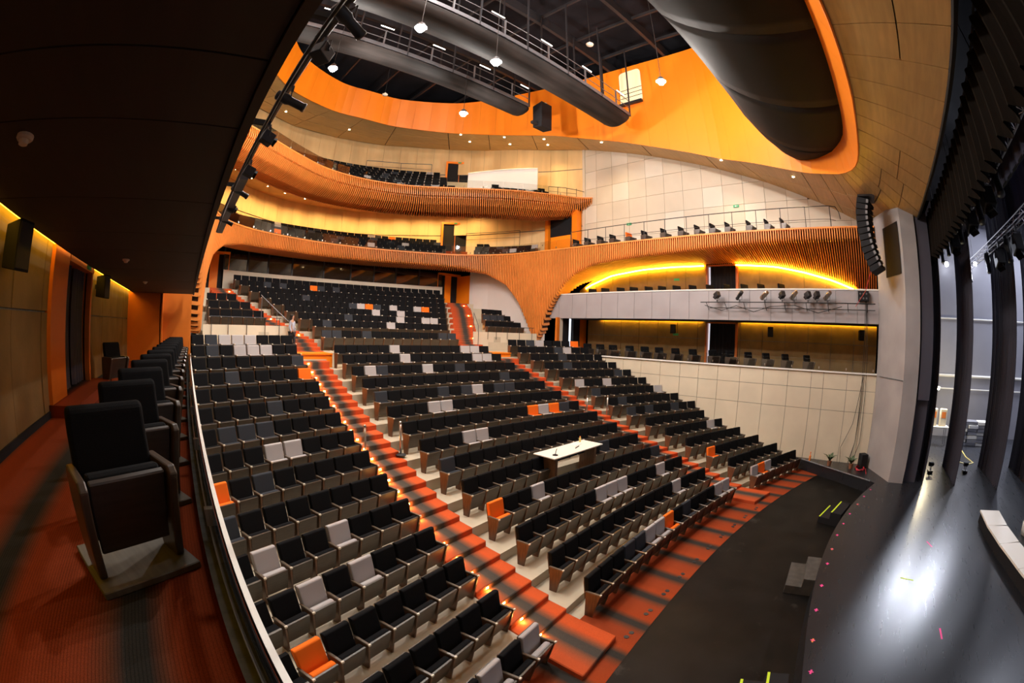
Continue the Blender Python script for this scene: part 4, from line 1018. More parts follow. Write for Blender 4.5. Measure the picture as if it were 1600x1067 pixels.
for a, b in ((7.85, 8.6), (8.9, 9.8)):
    m = curtain_mesh(a, b, 0, NF+.2, .98, 4, .06, None); o = m.build('curtain', M['curtain'], d, smooth=True)
    o.data.transform(Matrix.Translation((-2.72, 0, 0)) @ Matrix.Rotation(PI/2, 4, 'Z') @ Matrix.Translation((0, 0, 0)))
MB().box(-2.5, -2.44, 9.2, 9.5, 1.0, 1.1).build('exit_sign', M['green'], d)
def wall_speaker(loc, rz, label):
    t = empty('wall_speaker', loc, rz, label, 'speaker', 'small black wall speakers')
    obj('cabinet', bevel(fixn(MB().prism([(-.12, -.2), (.0, -.24), (.12, -.2), (.12, .2), (.0, .24), (-.12, .2)][0:0] or [(-.13, -.22), (.15, -.26), (.15, .26), (-.13, .22)], 'x', -.15, .15).mesh('cabinet', M['black'])), .01, 1), t)
    MB().box(-.135, .135, .15, .158, -.23, .23).build('grille', M['cable'], t)
    MB().box(-.04, .04, -.25, -.12, -.05, .05).build('bracket', M['blackpaint'], t)
    MB().box(-.05, .05, -.136, -.13, -.12, .10).build('terminal_plate', M['steel'], t)
wall_speaker((-2.35, 4.77, .74), -PI/2-.35, 'black wall speaker high on the concrete, next to the picture edge')
wall_speaker((-2.35, 10.6, .76), -PI/2-.3, 'black wall speaker beyond the orange corridor portal')
for y, l in ((11.17, 'above chairs deep in'), (5.21, 'above chairs midway in'), (.0, 'next to the stage in')):
    wall_speaker((23.2, y, .55), PI/2+.3, 'small black wall speaker %s the opposite lower box' % l)
for (x, y, l) in ((-1.42, 2.56, 'white smoke detector on the soffit, large and near'), (-1.34, 8.04, 'white smoke detector on the soffit, before the portal'), (-1.38, 12.36, 'white smoke detector on the soffit, furthest along')):
    t = empty('smoke_detector', (x, y, NC), label=l, cat='smoke detector', group='smoke detectors on the near soffit')
    MB().lathe([(.075, 0), (.075, -.018), (.062, -.03)], n=16).build('base', M['ivory'], t, smooth=False)
    MB().lathe([(.045, -.03), (.040, -.055), (.022, -.062)], n=16).build('sensor', M['ivory'], t)
# opposite doorways
for nm, z0, z1, lab in (('door_6', OF, .93, 'dark curtained doorway of the opposite lower box'), ('door_7', UFz, 4.12, 'dark curtained doorway of the opposite upper box')):
    d = empty(nm, kind='structure', label=lab)
    MB().box(23.36, 23.6, 7.18, 7.32, z0, z1+.08).build('jamb', M['orange_d'], d); MB().box(23.36, 23.6, 9.06, 9.16, z0, z1+.08).build('jamb', M['orange_d'], d)
    MB().box(23.36, 23.6, 7.18, 9.16, z1, z1+.08).build('head', M['orange_d'], d)
    m = curtain_mesh(7.32, 8.92, 0, z0, z1, 7, .05, None); o = m.build('curtain', M['black'], d, smooth=True); o.data.transform(Matrix.Translation((23.52, 0, 0)) @ Matrix.Rotation(PI/2, 4, 'Z'))
    MB().box(23.7, 23.72, 7.0, 9.6, z0, z1).build('lobby_wall', mat('lit lobby wall '+nm, (.8, .8, .85), .6, emit=((.8, .85, 1), .7)), d)
    MB().box(23.38, 23.40, 10.9, 11.25, z1-.75, z1-.62).build('exit_sign', M['green'], d)

# ================================================================ CATWALKS, CANOPY, LINE ARRAY
def catwalk(x0, x1, yf, yb, zd, depth, label, hang=17.4):
    t = empty('catwalk', label=label, cat='catwalk'); n = 10
    prof = [(lerp(yf, yb, i/n), zd-.08-depth*math.sin(PI*min(1, (i/n)*.92+.04))**.7) for i in range(n+1)]
    G = []
    for k in range(13):
        x = lerp(x0, x1, k/12); sh = 1.0
        G.append([(x, y, z) for y, z in prof])
    # rounded nose at the far end
    for q in (.35, .7, .92): G.append([(x1+.55*q, lerp(y, (yf+yb)/2, q**3*.6), lerp(z, zd-.1, q**2*.8)) for y, z in prof])
    m = MB(); m.sheet(G, lambda i, j: (0, 0, .05)); obj('shell', fixn(m.mesh('shell', M['catwalk'], True)), t)
    m = MB(); m.box(x0, x1+.3, yf, yb, zd-.08, zd); m.build('deck', M['blackpaint'], t)
    m = MB(); m.box(x0, x1+.3, yf-.03, yf+.02, zd-.10, zd+.10); m.build('toe_board', M['steel'], t)
    for s, y in ((0, yf), (1, yb)):
        for h in (.45, .95): MB().tube([(x0, y, zd+h), (x1+.3, y, zd+h)], .022, 5).build('rail_bar', M['steel'], t)
        k = 0; x = x1+.25
        while x > x0: 
            m = MB(); m.box(x-.035, x+.035, y-.035, y+.035, zd-.1, hang if k % 2 == 0 else zd+.98); m.build('post', M['blackpaint'] if k % 2 == 0 else M['steel'], t); x -= 1.35; k += 1
    x = x0+1
    while x < x1: MB().box(x, x+.75, yf+.35, yf+.38, zd+1.5, zd+1.54).build('tube_light', M['tube'], t); x += 3.1
    return t
catwalk(-1.0, 19.0, 11.5, 13.25, 12.42, .55, 'forward lighting catwalk with grey curved underside and railing')
catwalk(-1.0, 15.6, 16.1, 17.4, 13.05, .45, 'rear lighting catwalk with dark curved underside and railing')
t = empty('stage_monitor', (17.4, 16.5, 13.0), label='black speaker cabinet at the end of the rear catwalk', cat='speaker')
obj('cabinet', bevel(fixn(MB().prism([(-.35, -.9), (.35, -.8), (.4, .75), (-.35, .9)], 'x', -.45, .45).mesh('cabinet', M['black'])), .03, 2), t)
MB().lathe([(.10, 0), (.12, .06), (.02, .10)], (0, -.2, .9), 12).build('cap_lamp', M['ivory'], t)
MB().box(-.9, -.45, -.1, .1, -.75, -.6).build('arm', M['blackpaint'], t)
# pear lamps hanging unlit
for x, y, z, l in ((14.1, 10.3, 13.9, 'unlit pale pendant beside the forward catwalk posts'), (9.9, 22.8, 14.6, 'unlit pale pendant over the orange fascia')):
    t = empty('pendant_lamp', (x, y, z), label=l, cat='lamp', group='unlit pendants')
    MB().tube([(0, 0, .12), (0, 0, 17.2-z)], .012, 5).build('cord', M['cable'], t)
    MB().lathe([(.03, .16), (.07, .10), (.19, .0), (.17, -.06), (.02, -.08)], n=14).build('shade', M['ivory'], t, smooth=True)
# lit attic window in the fascia
t = empty('window_2', kind='structure', label='lit cream opening with rounded corners in the orange fascia')
m = MB(); pl = []
for cx, cz, a0 in ((12.55, 16.25, 0), (11.5, 16.25, 90), (11.5, 14.2, 180), (12.55, 14.2, 270)):
    for k in range(4): a = math.radians(a0+30*k); pl.append((cx+.25*math.cos(a), cz+.25*math.sin(a)))
m.prism(pl, 'x', 20.42, 20.50); m.build('pane', mat('lit attic room', (.75, .62, .38), .6, emit=((1, .80, .45), .55)), t)
for z in (14.45, 14.75, 15.05): MB().tube([(20.40, 11.2, z), (20.40, 12.85, z)], .02, 5).build('guard_bar', M['blackpaint'], t)
m = MB(); m.box(20.2, 20.42, 11.2, 12.85, 13.85, 14.0); m.build('sill', M['blackpaint'], t)
# black canopy under the oculus front
cz_ = lambda y: 7.45+.30*y
lo = [(1.2, 4.3), (4.5, 4.15), (7.0, 3.99), (10.0, 3.98), (13.0, 4.02), (16.0, 4.0), (17.6, 3.8), (18.5, 3.45), (19.0, 2.95), (19.15, 2.4), (18.9, 1.75), (18.2, 1.0), (17.2, .4), (15.6, -.1), (13.5, -.35), (11, -.40), (8.5, -.40), (6.5, -.38), (4, -.35), (1.2, -.3)]
CAN_OUT = lo
t = empty('acoustic_canopy', label='huge black rounded acoustic canopy hanging in the front of the oculus', cat='canopy')
def can_edge(x, up):
    a = [p for p in lo[:10]] if up else list(reversed(lo[9:]))
    return interp(x, [p[0] for p in a], [p[1] for p in a])
xs = [1.2, 5.0, 9.0, 13.0, 17.0, 19.14]
for a, b in zip(xs, xs[1:]):
    G = []
    nn = 8 if b < 18 else 10
    for i in range(nn+1):
        x = lerp(a+.012, b-.012, i/nn); y0, y1 = can_edge(x, False), can_edge(x, True); row = []
        for j in range(13):
            v = j/12; y = lerp(y0, y1, v); wd = min(1, (y1-y0)/4.2); row.append((x, y, cz_(y)-.55*wd*math.sin(PI*v)**.8+.35*(v)**6))
        G.append(row)
    m = MB(); m.sheet(G, lambda i, j: (0, 0, .10)); obj('canopy_panel', fixn(m.mesh('canopy_panel', M['canopy'], True)), t)
for x in (4, 9, 14, 17.5):
    for y in (.4, 3.2): MB().tube([(x, y, cz_(y)), (x, y, 16.5)], .012, 4).build('hanger', M['cable'], t)
# line array
t = empty('line_array', label='black curved line-array loudspeaker hanging before the proscenium pier', cat='speaker')
pa = Path(catmull([(-.55, 5.86), (-.40, 5.2), (-.42, 4.45), (-.55, 3.7), (-.85, 2.95)], 6)); NB = 12
for i in range(NB):
    d = pa.L*(i+.5)/NB; c = pa.at(d); tg = pa.tan(d); a = math.atan2(tg.x, -tg.y)
    h = pa.L/NB*.94; m = MB()
    m.hexa([(-.52, -.26, -h/2*.8), (.52, -.26, -h/2*.8), (.52, .26, -h/2), (-.52, .26, -h/2), (-.52, -.26, h/2*.8), (.52, -.26, h/2*.8), (.52, .26, h/2), (-.52, .26, h/2)])
    o = m.build('cabinet', M['black'], t); o.location = (18.62, c.x, c.y); o.rotation_euler = (a, 0, -.25)
    m = MB(); m.box(-.50, .50, .26, .268, -h/2*.85, h/2*.85); g_ = m.build('grille', M['cable'], o)
    for sx in (-.53, .53):
        m = MB(); m.box(sx-.02, sx+.02, -.30, -.2, -h/2*.6, h/2*.6); m.build('rigging', M['steel'], o)
MB().box(18.1, 19.15, -1.0, -.2, 5.90, 5.98).build('bumper', M['blackpaint'], t)
MB().tube([(18.62, -.6, 5.95), (18.62, -.6, 6.08)], .03, 5).build('hoist_chain', M['steel'], t)
MB().tube([(18.4, -.5, 3.0), (18.8, -.2, 2.2), (19.6, .1, 1.9), (20.3, .3, 1.7)], .015, 5).build('feed_cable', M['red'], t)

# ================================================================ STAGE LIGHT FIXTURES
_fx = {}
def fixture(loc, rz, tilt, label, group, kind='profile', scale=1.0, cat='stage light', up=False):
    t = empty('stage_light', loc, rz, label, cat, group)
    if kind not in _fx:
        d = {}
        d['yoke'] = MB().tube([(-.13, 0, 0), (-.13, 0, .22), (.13, 0, .22), (.13, 0, 0)], .014, 5).mesh('yoke', M['blackpaint'])
        d['clamp'] = MB().box(-.03, .03, -.03, .03, .22, .34).mesh('clamp', M['steel'])
        if kind == 'profile':
            d['body'] = MB().lathe([(.07, -.32), (.10, -.30), (.11, -.05), (.085, .02), (.085, .30), (.095, .31), (.095, .36)], n=12, axis='y').mesh('body', M['blackpaint'], True)
            d['lens'] = MB().lathe([(.001, .345), (.085, .35)], n=12, axis='y').mesh('lens', M['darkglass'])
        elif kind == 'silver':
            d['body'] = MB().lathe([(.09, -.28), (.11, -.26), (.115, .02), (.115, .30), (.125, .31)], n=12, axis='y').mesh('body', M['chrome'], True)
            d['lens'] = MB().lathe([(.001, .29), (.11, .30)], n=12, axis='y').mesh('lens', M['darkglass'])
        else:
            d['body'] = bevel(fixn(MB().box(-.12, .12, -.16, .16, -.15, .13).mesh('body', M['blackpaint'])), .02, 2)
            d['lens'] = MB().lathe([(.10, .16), (.13, .24)], n=4, axis='y', cap=False).mesh('lens', M['black'])
        _fx[kind] = d
    d = _fx[kind]
    obj('yoke', d['yoke'], t); obj('clamp', d['clamp'], t)
    b = obj('body', d['body'], t); b.rotation_euler = (tilt, 0, 0); obj('lens', d['lens'], b)
    if scale != 1: t.scale = (scale,)*3
    if up: t.rotation_euler = (PI, 0, rz)
    return t
# bar along the edge of the near soffit
t = empty('lighting_bar', label='black lighting bar bolted along the near soffit edge', cat='lighting bar')
MB().tube([(.45, -.8, 1.66), (.45, 7.6, 1.66)], .028, 8).build('pipe', M['blackpaint'], t)
MB().tube([(.36, -.8, 1.50), (.38, 3, 1.46), (.37, 6, 1.5), (.38, 7.4, 1.48)], .014, 5).build('cable', M['cable'], t)
MB().box(.40, .50, 4.6, 7.6, 1.50, 1.62).build('raceway', M['steel'], t)
for y in (-.5, .6, 1.9, 3.4, 5.2, 7.0): MB().box(.2, .46, y-.02, y+.02, 1.60, 1.64).build('bracket', M['blackpaint'], t)
for i, (y, k, rz, l) in enumerate(((1.75, 'profile', -1.2, 'highest on the near soffit bar'), (2.1, 'wash', -1.0, 'second on the near soffit bar'), (2.75, 'profile', -1.7, 'pointing out over the stalls from the near soffit bar'),
                                   (3.45, 'wash', -1.4, 'small, midway on the near soffit bar'), (4.35, 'wash', -1.5, 'boxy, hanging over the orange balcony front'), (5.1, 'profile', -1.3, 'low on the near soffit bar'), (5.9, 'wash', -1.5, 'beside the pale raceway'), (6.7, 'profile', -1.5, 'lowest on the near soffit bar'))):
    fixture((.47, y, 1.512), rz, -.35, 'black stage light '+l, 'lights on the near soffit bar', k, .36)
# bar on the grey parapet opposite
t = empty('lighting_bar', label='black lighting bar fixed to the grey parapet', cat='lighting bar')
MB().tube([(20.42, 8.3, 1.84), (20.42, -.7, 1.84)], .026, 6).build('pipe', M['blackpaint'], t)
MB().tube([(20.62, 7.9, 1.58), (20.62, -.7, 1.58)], .018, 5).build('lower_pipe', M['blackpaint'], t)
for y in (8.0, 7.0, 6.0, 4.9, 3.9, 2.8, 1.7, .7, -.3): MB().tube([(20.42, y, 1.84), (20.86, y, 1.5)], .016, 4).build('bracket', M['blackpaint'], t)
MB().tube([(20.5, 8.1, 1.7), (20.55, 7.2, 1.45), (20.5, 6.4, 1.68), (20.55, 5.5, 1.4), (20.5, 4.6, 1.66), (20.55, 3.4, 1.72), (20.5, 2.2, 1.4), (20.5, 1.0, 1.7)], .015, 4).build('cable', M['cable'], t)
for i, (y, k, rz) in enumerate(((7.4, 'wash', 2.6), (6.2, 'profile', 2.3), (4.9, 'silver', 2.4), (4.0, 'wash', 2.3), (3.4, 'silver', 2.2), (2.7, 'wash', 2.5), (2.25, 'wash', 2.2), (1.7, 'silver', 2.2))):
    fixture((20.42, y, 2.175), rz, .45, '%s stage light on the grey parapet bar, %s from its rear end' % ({'silver': 'silver', 'wash': 'stubby black', 'profile': 'black'}[k], ORD[i+1]), 'lights on the grey parapet bar', k, .95, up=True)
t = empty('dimmer_box', (20.74, -.1, 2.2), label='black dimmer box on the grey parapet beside the pier', cat='dimmer box')
obj('case', bevel(fixn(MB().box(-.1, .1, -.28, .28, -.22, .22).mesh('case', M['black'])), .015, 1), t)
for a in (-.16, 0, .16):
    for b in (-.1, .1): MB().lathe([(.045, -.115), (.045, -.10)], (0, a, b), 8, 'x').build('socket', M['steel'], t)
t = empty('hanging_cable', label='bundle of black cables hanging down the cream wall beside the pier', cat='cable')
for dy, w_ in ((-.15, .0), (-.25, .05), (-.32, -.04)):
    MB().tube([(20.8, -.15+dy*.3, 2.0), (20.8, dy, .2), (20.82, dy+w_, -2.0), (20.8, dy+w_*2, -4.2), (20.75, dy+w_+.2, -5.18)], .012, 4).build('cable', M['cable'], t)
MB().tube([(20.78, -.2, -1.3), (20.8, .1, -3.4), (20.75, .55, -4.5), (20.6, .45, -5.17)], .012, 4).build('loose_cable', M['cable'], t)

# ================================================================ STAGE
def drape(name, x0, x1, y, z0, z1, folds, amp, mt, label, group, jag=0.0, cat='curtain'):
    t = empty(name, label=label, cat=cat, group=group); n = folds*6; m = MB(); G = []; rnd = random.Random(int(y*100)+folds)
    ph = [rnd.uniform(.7, 1.3) for _ in range(folds+2)]
    for i in range(n+1):
        u = i/n; f = u*folds; k = int(f); a = amp*lerp(ph[k], ph[k+1], f-k); x = lerp(x0, x1, u); row = []
        for q in range(5):
            v = q/4; aa = a*(1.25-.4*v); zb = z0+jag*(.5+.5*math.sin(f*2*PI))
            row.append((x+.3*aa*math.sin(f*2*PI+.8), y+aa*math.sin(f*2*PI), lerp(zb, z1, v)))
        G.append(row)
    m.sheet(G, lambda i, j: (0, -.012, 0)); o = m.build('cloth', M[mt], t, smooth=False)
    MB().tube([(x0, y, z1), (x1, y, z1)], .03, 6).build('batten', M['blackpaint'], t)
    if name == 'stage_border':
        for q in (.1, .5, .9): MB().tube([(lerp(x0, x1, q), y, z1), (lerp(x0, x1, q), y, 9.49)], .012, 4).build('lift_line', M['cable'], t)
    m = MB(); m.box(min(x0, x1), max(x0, x1), y-.03, y+.03, z0-.0+.0, z0+.06)
    if jag == 0: m.build('hem', M['black'], t)
    return t
drape('house_border', 1.0, 24.0, -3.58, 3.42, 5.3, 40, .13, 'valance', 'black pleated house border hanging under the proscenium edge', 'stage borders', .18)
drape('wing_curtain', 19.05, 22.4, -3.86, -5.2, 6.0, 12, .05, 'curtain', 'narrow black leg curtain next to the grey tormentor', 'stage leg curtains')
drape('wing_curtain', 18.7, 22.1, -5.50, -5.2, 6.5, 15, .06, 'curtain', 'black leg curtain with the wing table visible to its side', 'stage leg curtains')
drape('wing_curtain', 18.45, 22.4, -7.90, -5.2, 7.0, 17, .07, 'curtain', 'wide black leg curtain, third from the pier', 'stage leg curtains')
drape('wing_curtain', 17.9, 22.4, -10.1, -5.2, 7.5, 19, .07, 'curtain', 'black leg curtain at the picture edge behind the white chair', 'stage leg curtains')
drape('stage_border', 2.0, 22.0, -5.85, 4.75, 8.0, 30, .05, 'curtain_l', 'charcoal border hanging behind the first truss', 'stage borders', 0)
drape('stage_border', 2.0, 23.0, -8.5, 4.9, 8.5, 30, .05, 'curtain_l', 'charcoal border hanging behind the second truss', 'stage borders', 0)
def truss(y, z, x0, x1, label):
    t = empty('lighting_truss', label=label, cat='truss'); s = .17
    for a, b in ((-s, -s), (s, -s), (s, s), (-s, s)): MB().tube([(x0, y+a, z+b), (x1, y+a, z+b)], .025, 6).build('chord', M['alu'], t)
    m = MB(); n = int((x1-x0)/.45)
    for i in range(n):
        xa, xb = lerp(x0, x1, i/n), lerp(x0, x1, (i+1)/n); u = 1 if i % 2 else -1
        for e in (-s, s): m.tube([(xa, y+e, z-s*u), (xb, y+e, z+s*u)], .011, 4); m.tube([(xa, y-s*u, z+e), (xb, y+s*u, z+e)], .011, 4)
    m.build('lacing', M['alu'], t)
    MB().tube([(x0, y+.1, z+.24), (x1, y+.1, z+.22)], .02, 4).build('cable', M['cable'], t)
    for x in (lerp(x0, x1, .2), lerp(x0, x1, .6), lerp(x0, x1, .9)): MB().tube([(x, y, z+s), (x, y, 9.4)], .015, 4).build('hoist_cable', M['steel'], t)
truss(-4.75, 4.75, 6.0, 24.5, 'aluminium lighting truss just upstage of the black house border')
truss(-7.45, 4.55, 8.0, 26.5, 'aluminium lighting truss further upstage')
for i, (x, k, s_) in enumerate(((23.8, 'profile', 1.0), (21.2, 'profile', 1.1), (19.6, 'profile', 1.1), (17.9, 'wash', 1.8), (16.6, 'profile', 1.3), (14.6, 'wash', 1.8), (13.4, 'profile', 1.5), (12.2, 'wash', 1.9), (11.0, 'profile', 1.4))):
    f = fixture((x, -4.58, 4.575-.335*s_), PI*.5, -1.2, 'black stage light under the front truss, %s from the far wing' % ORD[i+1], 'lights on the front truss', k, s_)
for i, (x, k, s_) in enumerate(((25.0, 'profile', 1.2), (21.0, 'profile', 1.4), (18.9, 'wash', 2.0), (17.5, 'profile', 1.6), (16.2, 'wash', 2.0))):
    fixture((x, -7.28, 4.375-.335*s_), PI*.5, -1.2, 'black stage light under the rear truss, %s from the far wing' % ORD[i+1], 'lights on the rear truss', k, s_)
# lamps in the wing
for i, (x, y, z, l) in enumerate(((27.0, -4.75, -2.05, 'warm glowing work lamp left of the narrow leg curtain'), (27.0, -5.55, -2.05, 'warm glowing work lamp right of the narrow leg curtain'))):
    t = empty('work_lamp', (x, y, z), label=l, cat='lamp', group='warm lamps in the wing')
    MB().lathe([(.02, -.05), (.10, -.04), (.10, .04), (.02, .05)], n=10, axis='x').build('bulb', M['warmlamp'], t)
    MB().tube([(0.1, 0, 0), (.3, 0, 0), (3.0, 0, .1)], .03, 5).build('arm', M['blackpaint'], t)
    point_light('work_glow', (-.25, 0, 0), 220, (1, .85, .55), .1, t)
t = empty('work_lamp', (29.6, -11.3, 5.4), label='white flood lamp high on the wing wall', cat='lamp'); MB().lathe([(.02, -.06), (.16, 0), (.02, .05)], n=10, axis='x').build('bulb', M['lamp_w'], t); MB().box(0, .4, -.1, .1, .1, .2).build('bracket', M['blackpaint'], t)
spot_light('flood', (-.4, 0, 0), (-10, 0, -7), 3600, STAGE_C, 130, .5, .3, t)
for y, z, l in ((-6.6, 5.2, 'between the first leg curtains'), (-9.0, 5.3, 'between the wide leg curtains'), (-14.5, 5.5, 'furthest upstage')):
    t = empty('work_lamp', (29.2, y, z), label='white flood lamp on the wing wall, '+l, cat='lamp', group='flood lamps on the wing wall'); MB().lathe([(.02, -.06), (.16, 0), (.02, .05)], n=10, axis='x').build('bulb', M['lamp_w'], t); MB().box(0, .8, -.1, .1, .1, .2).build('bracket', M['blackpaint'], t)
    spot_light('flood', (-.4, 0, 0), (-10, 0, -7), 2600, STAGE_C, 130, .5, .3, t)
# bench, chair, wing furniture
t = empty('platform_bench', label='long white segmented bench on the stage at the picture edge', cat='bench')
bp = [(14.62, -5.76), (13.2, -5.72), (11.8, -5.85), (10.2, -6.15), (8.4, -6.6)]
for a, b in zip(bp, bp[1:]):
    A, B = Vector(a), Vector(b); n_ = Vector((-(B-A).y, (B-A).x)).normalized()*.9; n_ = n_ if n_.y < 0 else -n_; g = (B-A).normalized()*.012
    P = [(*(A+g), -4.86), (*(B-g), -4.86), (*(B-g+n_), -4.86), (*(A+g+n_), -4.86)]; P += [(x, y, -4.80) for x, y, _ in P]
    obj('top', fixn(MB().hexa(P).mesh('top', M['table'])), t)
    P = [(*(A+n_*.06), -5.2), (*(B+n_*.06), -5.2), (*(B+n_*.9), -5.2), (*(A+n_*.9), -5.2)]; P += [(x, y, -4.87) for x, y, _ in P]
    obj('base', fixn(MB().hexa(P).mesh('base', M['black'])), t)
t = empty('tub_chair', (13.55, -7.9, -5.2), .4, 'white draped chair beyond the stage bench', 'chair')
m = MB(); m.lathe([(.30, 0), (.33, .25), (.36, .45), (.34, .46), (.05, .45)], n=16); m.build('seat', M['white_p'], t, smooth=True)
G = [[(.36*math.cos(a)*(1+.08*v), .36*math.sin(a)*(1+.08*v), .42+.45*v) for v in (0, .5, 1)] for a in [math.radians(20+10*k) for k in range(15)]]
m = MB(); m.sheet(G, lambda i, j: (0, 0, .02)); m.build('backrest', M['white_p'], t, smooth=True)
t = empty('folding_table', (27.0, -5.7, -5.2), PI/2, 'white folding table in the wing between the leg curtains', 'table')
obj('top', bevel(fixn(MB().box(-.9, .9, -.38, .38, 1.02, 1.07).mesh('top', M['table'])), .01, 1), t)
for x in (-.75, .75):
    for y in (-.3, .3): MB().tube([(x, y, 0), (x*.92, y, 1.02)], .02, 5).build('leg', M['steel'], t)
for i, y in enumerate((-5.45, -6.15)):
    t = empty('storage_box', (27.1, y, -4.13), label='cream storage box on the wing table, %s one' % ('first' if i == 0 else 'second'), cat='box', group='boxes on the wing table')
    obj('body', bevel(fixn(MB().box(-.2, .2, -.24, .24, 0, .95).mesh('body', M['ivory'])), .02, 1), t); MB().box(-.205, -.2, -.15, .15, .45, .8).build('label_patch', M['orange_t'], t)
t = empty('case_stack', (27.6, -8.6, -5.2), label='stack of silvery wrapped cases in the far wing', cat='cases')
for k in range(7):
    for j in range(3):
        m = MB(); m.cbox((random.uniform(-.1, .1), -.8+.8*j, .1+.2*k), (.9, .74, .17), random.uniform(-.1, .1)); m.build('case', M['alu'] if (k+j) % 3 else M['white_p'], t)
for (x, y, l) in ((20.5, -4.45, 'small black moving light on the stage floor by the narrow curtain'), (20.9, -6.6, 'small black moving light on the stage floor between wide curtains')):
    t = empty('moving_light', (x, y, -5.2), label=l, cat='stage light')
    MB().box(-.14, .14, -.14, .14, 0, .12).build('base', M['blackpaint'], t); MB().tube([(-.13, 0, .12), (-.15, 0, .35), (-.12, 0, .42)], .02, 5).build('yoke', M['blackpaint'], t); MB().tube([(.13, 0, .12), (.15, 0, .35), (.12, 0, .42)], .02, 5).build('yoke', M['blackpaint'], t)
    MB().lathe([(.05, -.15), (.10, -.1), (.11, .1), (.09, .15)], (0, 0, .40), 10, 'y').build('head', M['blackpaint'], t)
t = empty('floor_cable', label='yellow cable looping over the far stage floor', cat='cable')
MB().tube([(27.5, -7.9, -5.185), (26.0, -7.6, -5.185), (24.2, -7.5, -5.185), (22.9, -7.7, -5.185), (22.5, -7.2, -5.185), (23.0, -6.6, -5.185), (24.5, -6.3, -5.185)], .03, 5).build('cable', M['yellowcable'], t)
t = empty('rope_barrier', label='tangle of thin metal stands in the wing beside the pier', cat='stand')
for k in range(5): MB().tube([(22.8+.3*k, -3.3-.12*k, -5.2), (23.2+.25*k, -3.7-.1*k, -4.5)], .015, 4).build('rod', M['steel'], t)
# tape marks
tp = [(1354.8, 17.17, -1.05), (0, 16.25, -.78), (0, 15.3, -.54), (0, 14.28, -.30), (0, 13.35, -.14), (0, 12.4, -.02), (0, 11.4, .03), (0, 10.5, .04), (0, 9.35, .01), (0, 8.28, -.06), (0, 7.2, -.22), (0, 6.27, -.42)]
for i, (_, x, y) in enumerate(tp):
    y -= .16; t = empty('tape_mark', (x, y, -5.2), label='pink tape mark on the stage edge, %s from the far end' % ORD[i+1], cat='tape mark', group='tape marks along the stage edge')
    m = MB(); m.box(-.06, .06, -.02, .02, 0, .003); m.build('strip', M['pink'] if i % 4 != 2 else M['orange_t'], t); m = MB(); m.box(-.015, .015, -.05, .05, .003, .005); m.build('cross_strip', M['pink'], t)
for x, y, rz, mt, l in ((12.51, -3.4, .4, 'pink', 'pink tape line on mid stage, further one'), (7.96, -3.41, .1, 'pink', 'pink tape line on mid stage, closer one'), (10.24, -2.5, 1.4, 'lime', 'lime and pink tape cross on the stage')):
    t = empty('tape_mark', (x, y, -5.2), rz, l, 'tape mark'); m = MB(); m.box(-.2, .2, -.025, .025, 0, .003); m.build('strip', M[mt], t)

# ================================================================ PIT AND HOUSE ITEMS
M['stepgrey'] = mat('worn grey step paint', (.06, .056, .05), .7, noise=(6, .25))
def steps_unit(loc, rz, mt, label, tape):
    t = empty('step_unit', loc, rz, label, 'steps')
    obj('block', bevel(fixn(MB().prism([(-.42, 0), (.42, 0), (.42, .46), (0, .46), (0, .23), (-.42, .23)], 'x', -.62, .62).mesh('block', M[mt])), .01, 1), t)
    if tape:
        for y, z in ((-.41, .232), (.01, .462)): MB().box(-.62, .62, y, y+.05, z, z+.004).build('edge_tape', M['lime'], t)
steps_unit((10.2, .42, -5.70), PI+.1, 'stepgrey', 'grey two-step unit against the stage edge', False)
steps_unit((14.9, .12, -5.70), PI-.22, 'black', 'black two-step unit with lime edge tape', True)
steps_unit((5.45, .05, -5.70), PI+.25, 'black', 'black two-step unit with lime tape at the bottom of the picture', True)
for (x, y, l) in ((20.0, .95, 'small potted plant on the black ledge by the cream wall'), (19.9, -.15, 'small potted plant on the black ledge nearer the pier')):
    t = empty('potted_plant', (x, y, -5.2), label=l, cat='plant')
    MB().lathe([(.09, 0), (.12, .22), (.11, .22), (.02, .20)], n=10).build('pot', mat('terracotta '+str(y), (.25, .10, .05), .8), t)
    lf = mat('plant leaves '+str(y), (.05, .09, .035), .6)
    for k in range(14):
        a = k*2.4; r = .08+.012*k; m = MB(); m.add([(0, 0, .2), (r*math.cos(a-.35), r*math.sin(a-.35), .34+.01*k), (2*r*math.cos(a), 2*r*math.sin(a), .36+.012*k), (r*math.cos(a+.35), r*math.sin(a+.35), .34+.01*k)], [(0, 1, 2, 3)]); m.build('leaf', lf, t)
t = empty('floor_speaker', (20.35, -.72, -5.2), .5, 'small black speaker on the ledge at the foot of the pier', 'speaker')
obj('cabinet', bevel(fixn(MB().box(-.2, .2, -.18, .18, 0, .62).mesh('cabinet', M['black'])), .02, 1), t); MB().lathe([(.12, .18), (.13, .19)], (0, 0, .25), 12, 'y').build('cone', M['cable'], t)
t = empty('cable_coil', (20.0, -.62, -5.18), label='red cable coil on the ledge beside the small speaker', cat='cable')
MB().tube([(.26*math.cos(a)*(1+.02*k), .22*math.sin(a), .03*(k % 3)) for k, a in enumerate([i*.5 for i in range(40)])], .022, 5).build('coil', M['red'], t)
MB().tube([(.2, 0, .0), (.35, -.15, 0), (.1, -.3, 0), (-.8, -.35, 0)], .014, 4).build('tail', M['red'], t)
t = empty('spray_bottle', (20.45, 2.0, -5.2), label='orange bottle standing on the black ledge', cat='bottle')
MB().lathe([(.05, 0), (.055, .22), (.02, .28), (.02, .36)], n=10).build('body', M['orange_t'], t); MB().box(-.06, .03, -.02, .02, .36, .42).build('trigger', M['orange_t'], t)
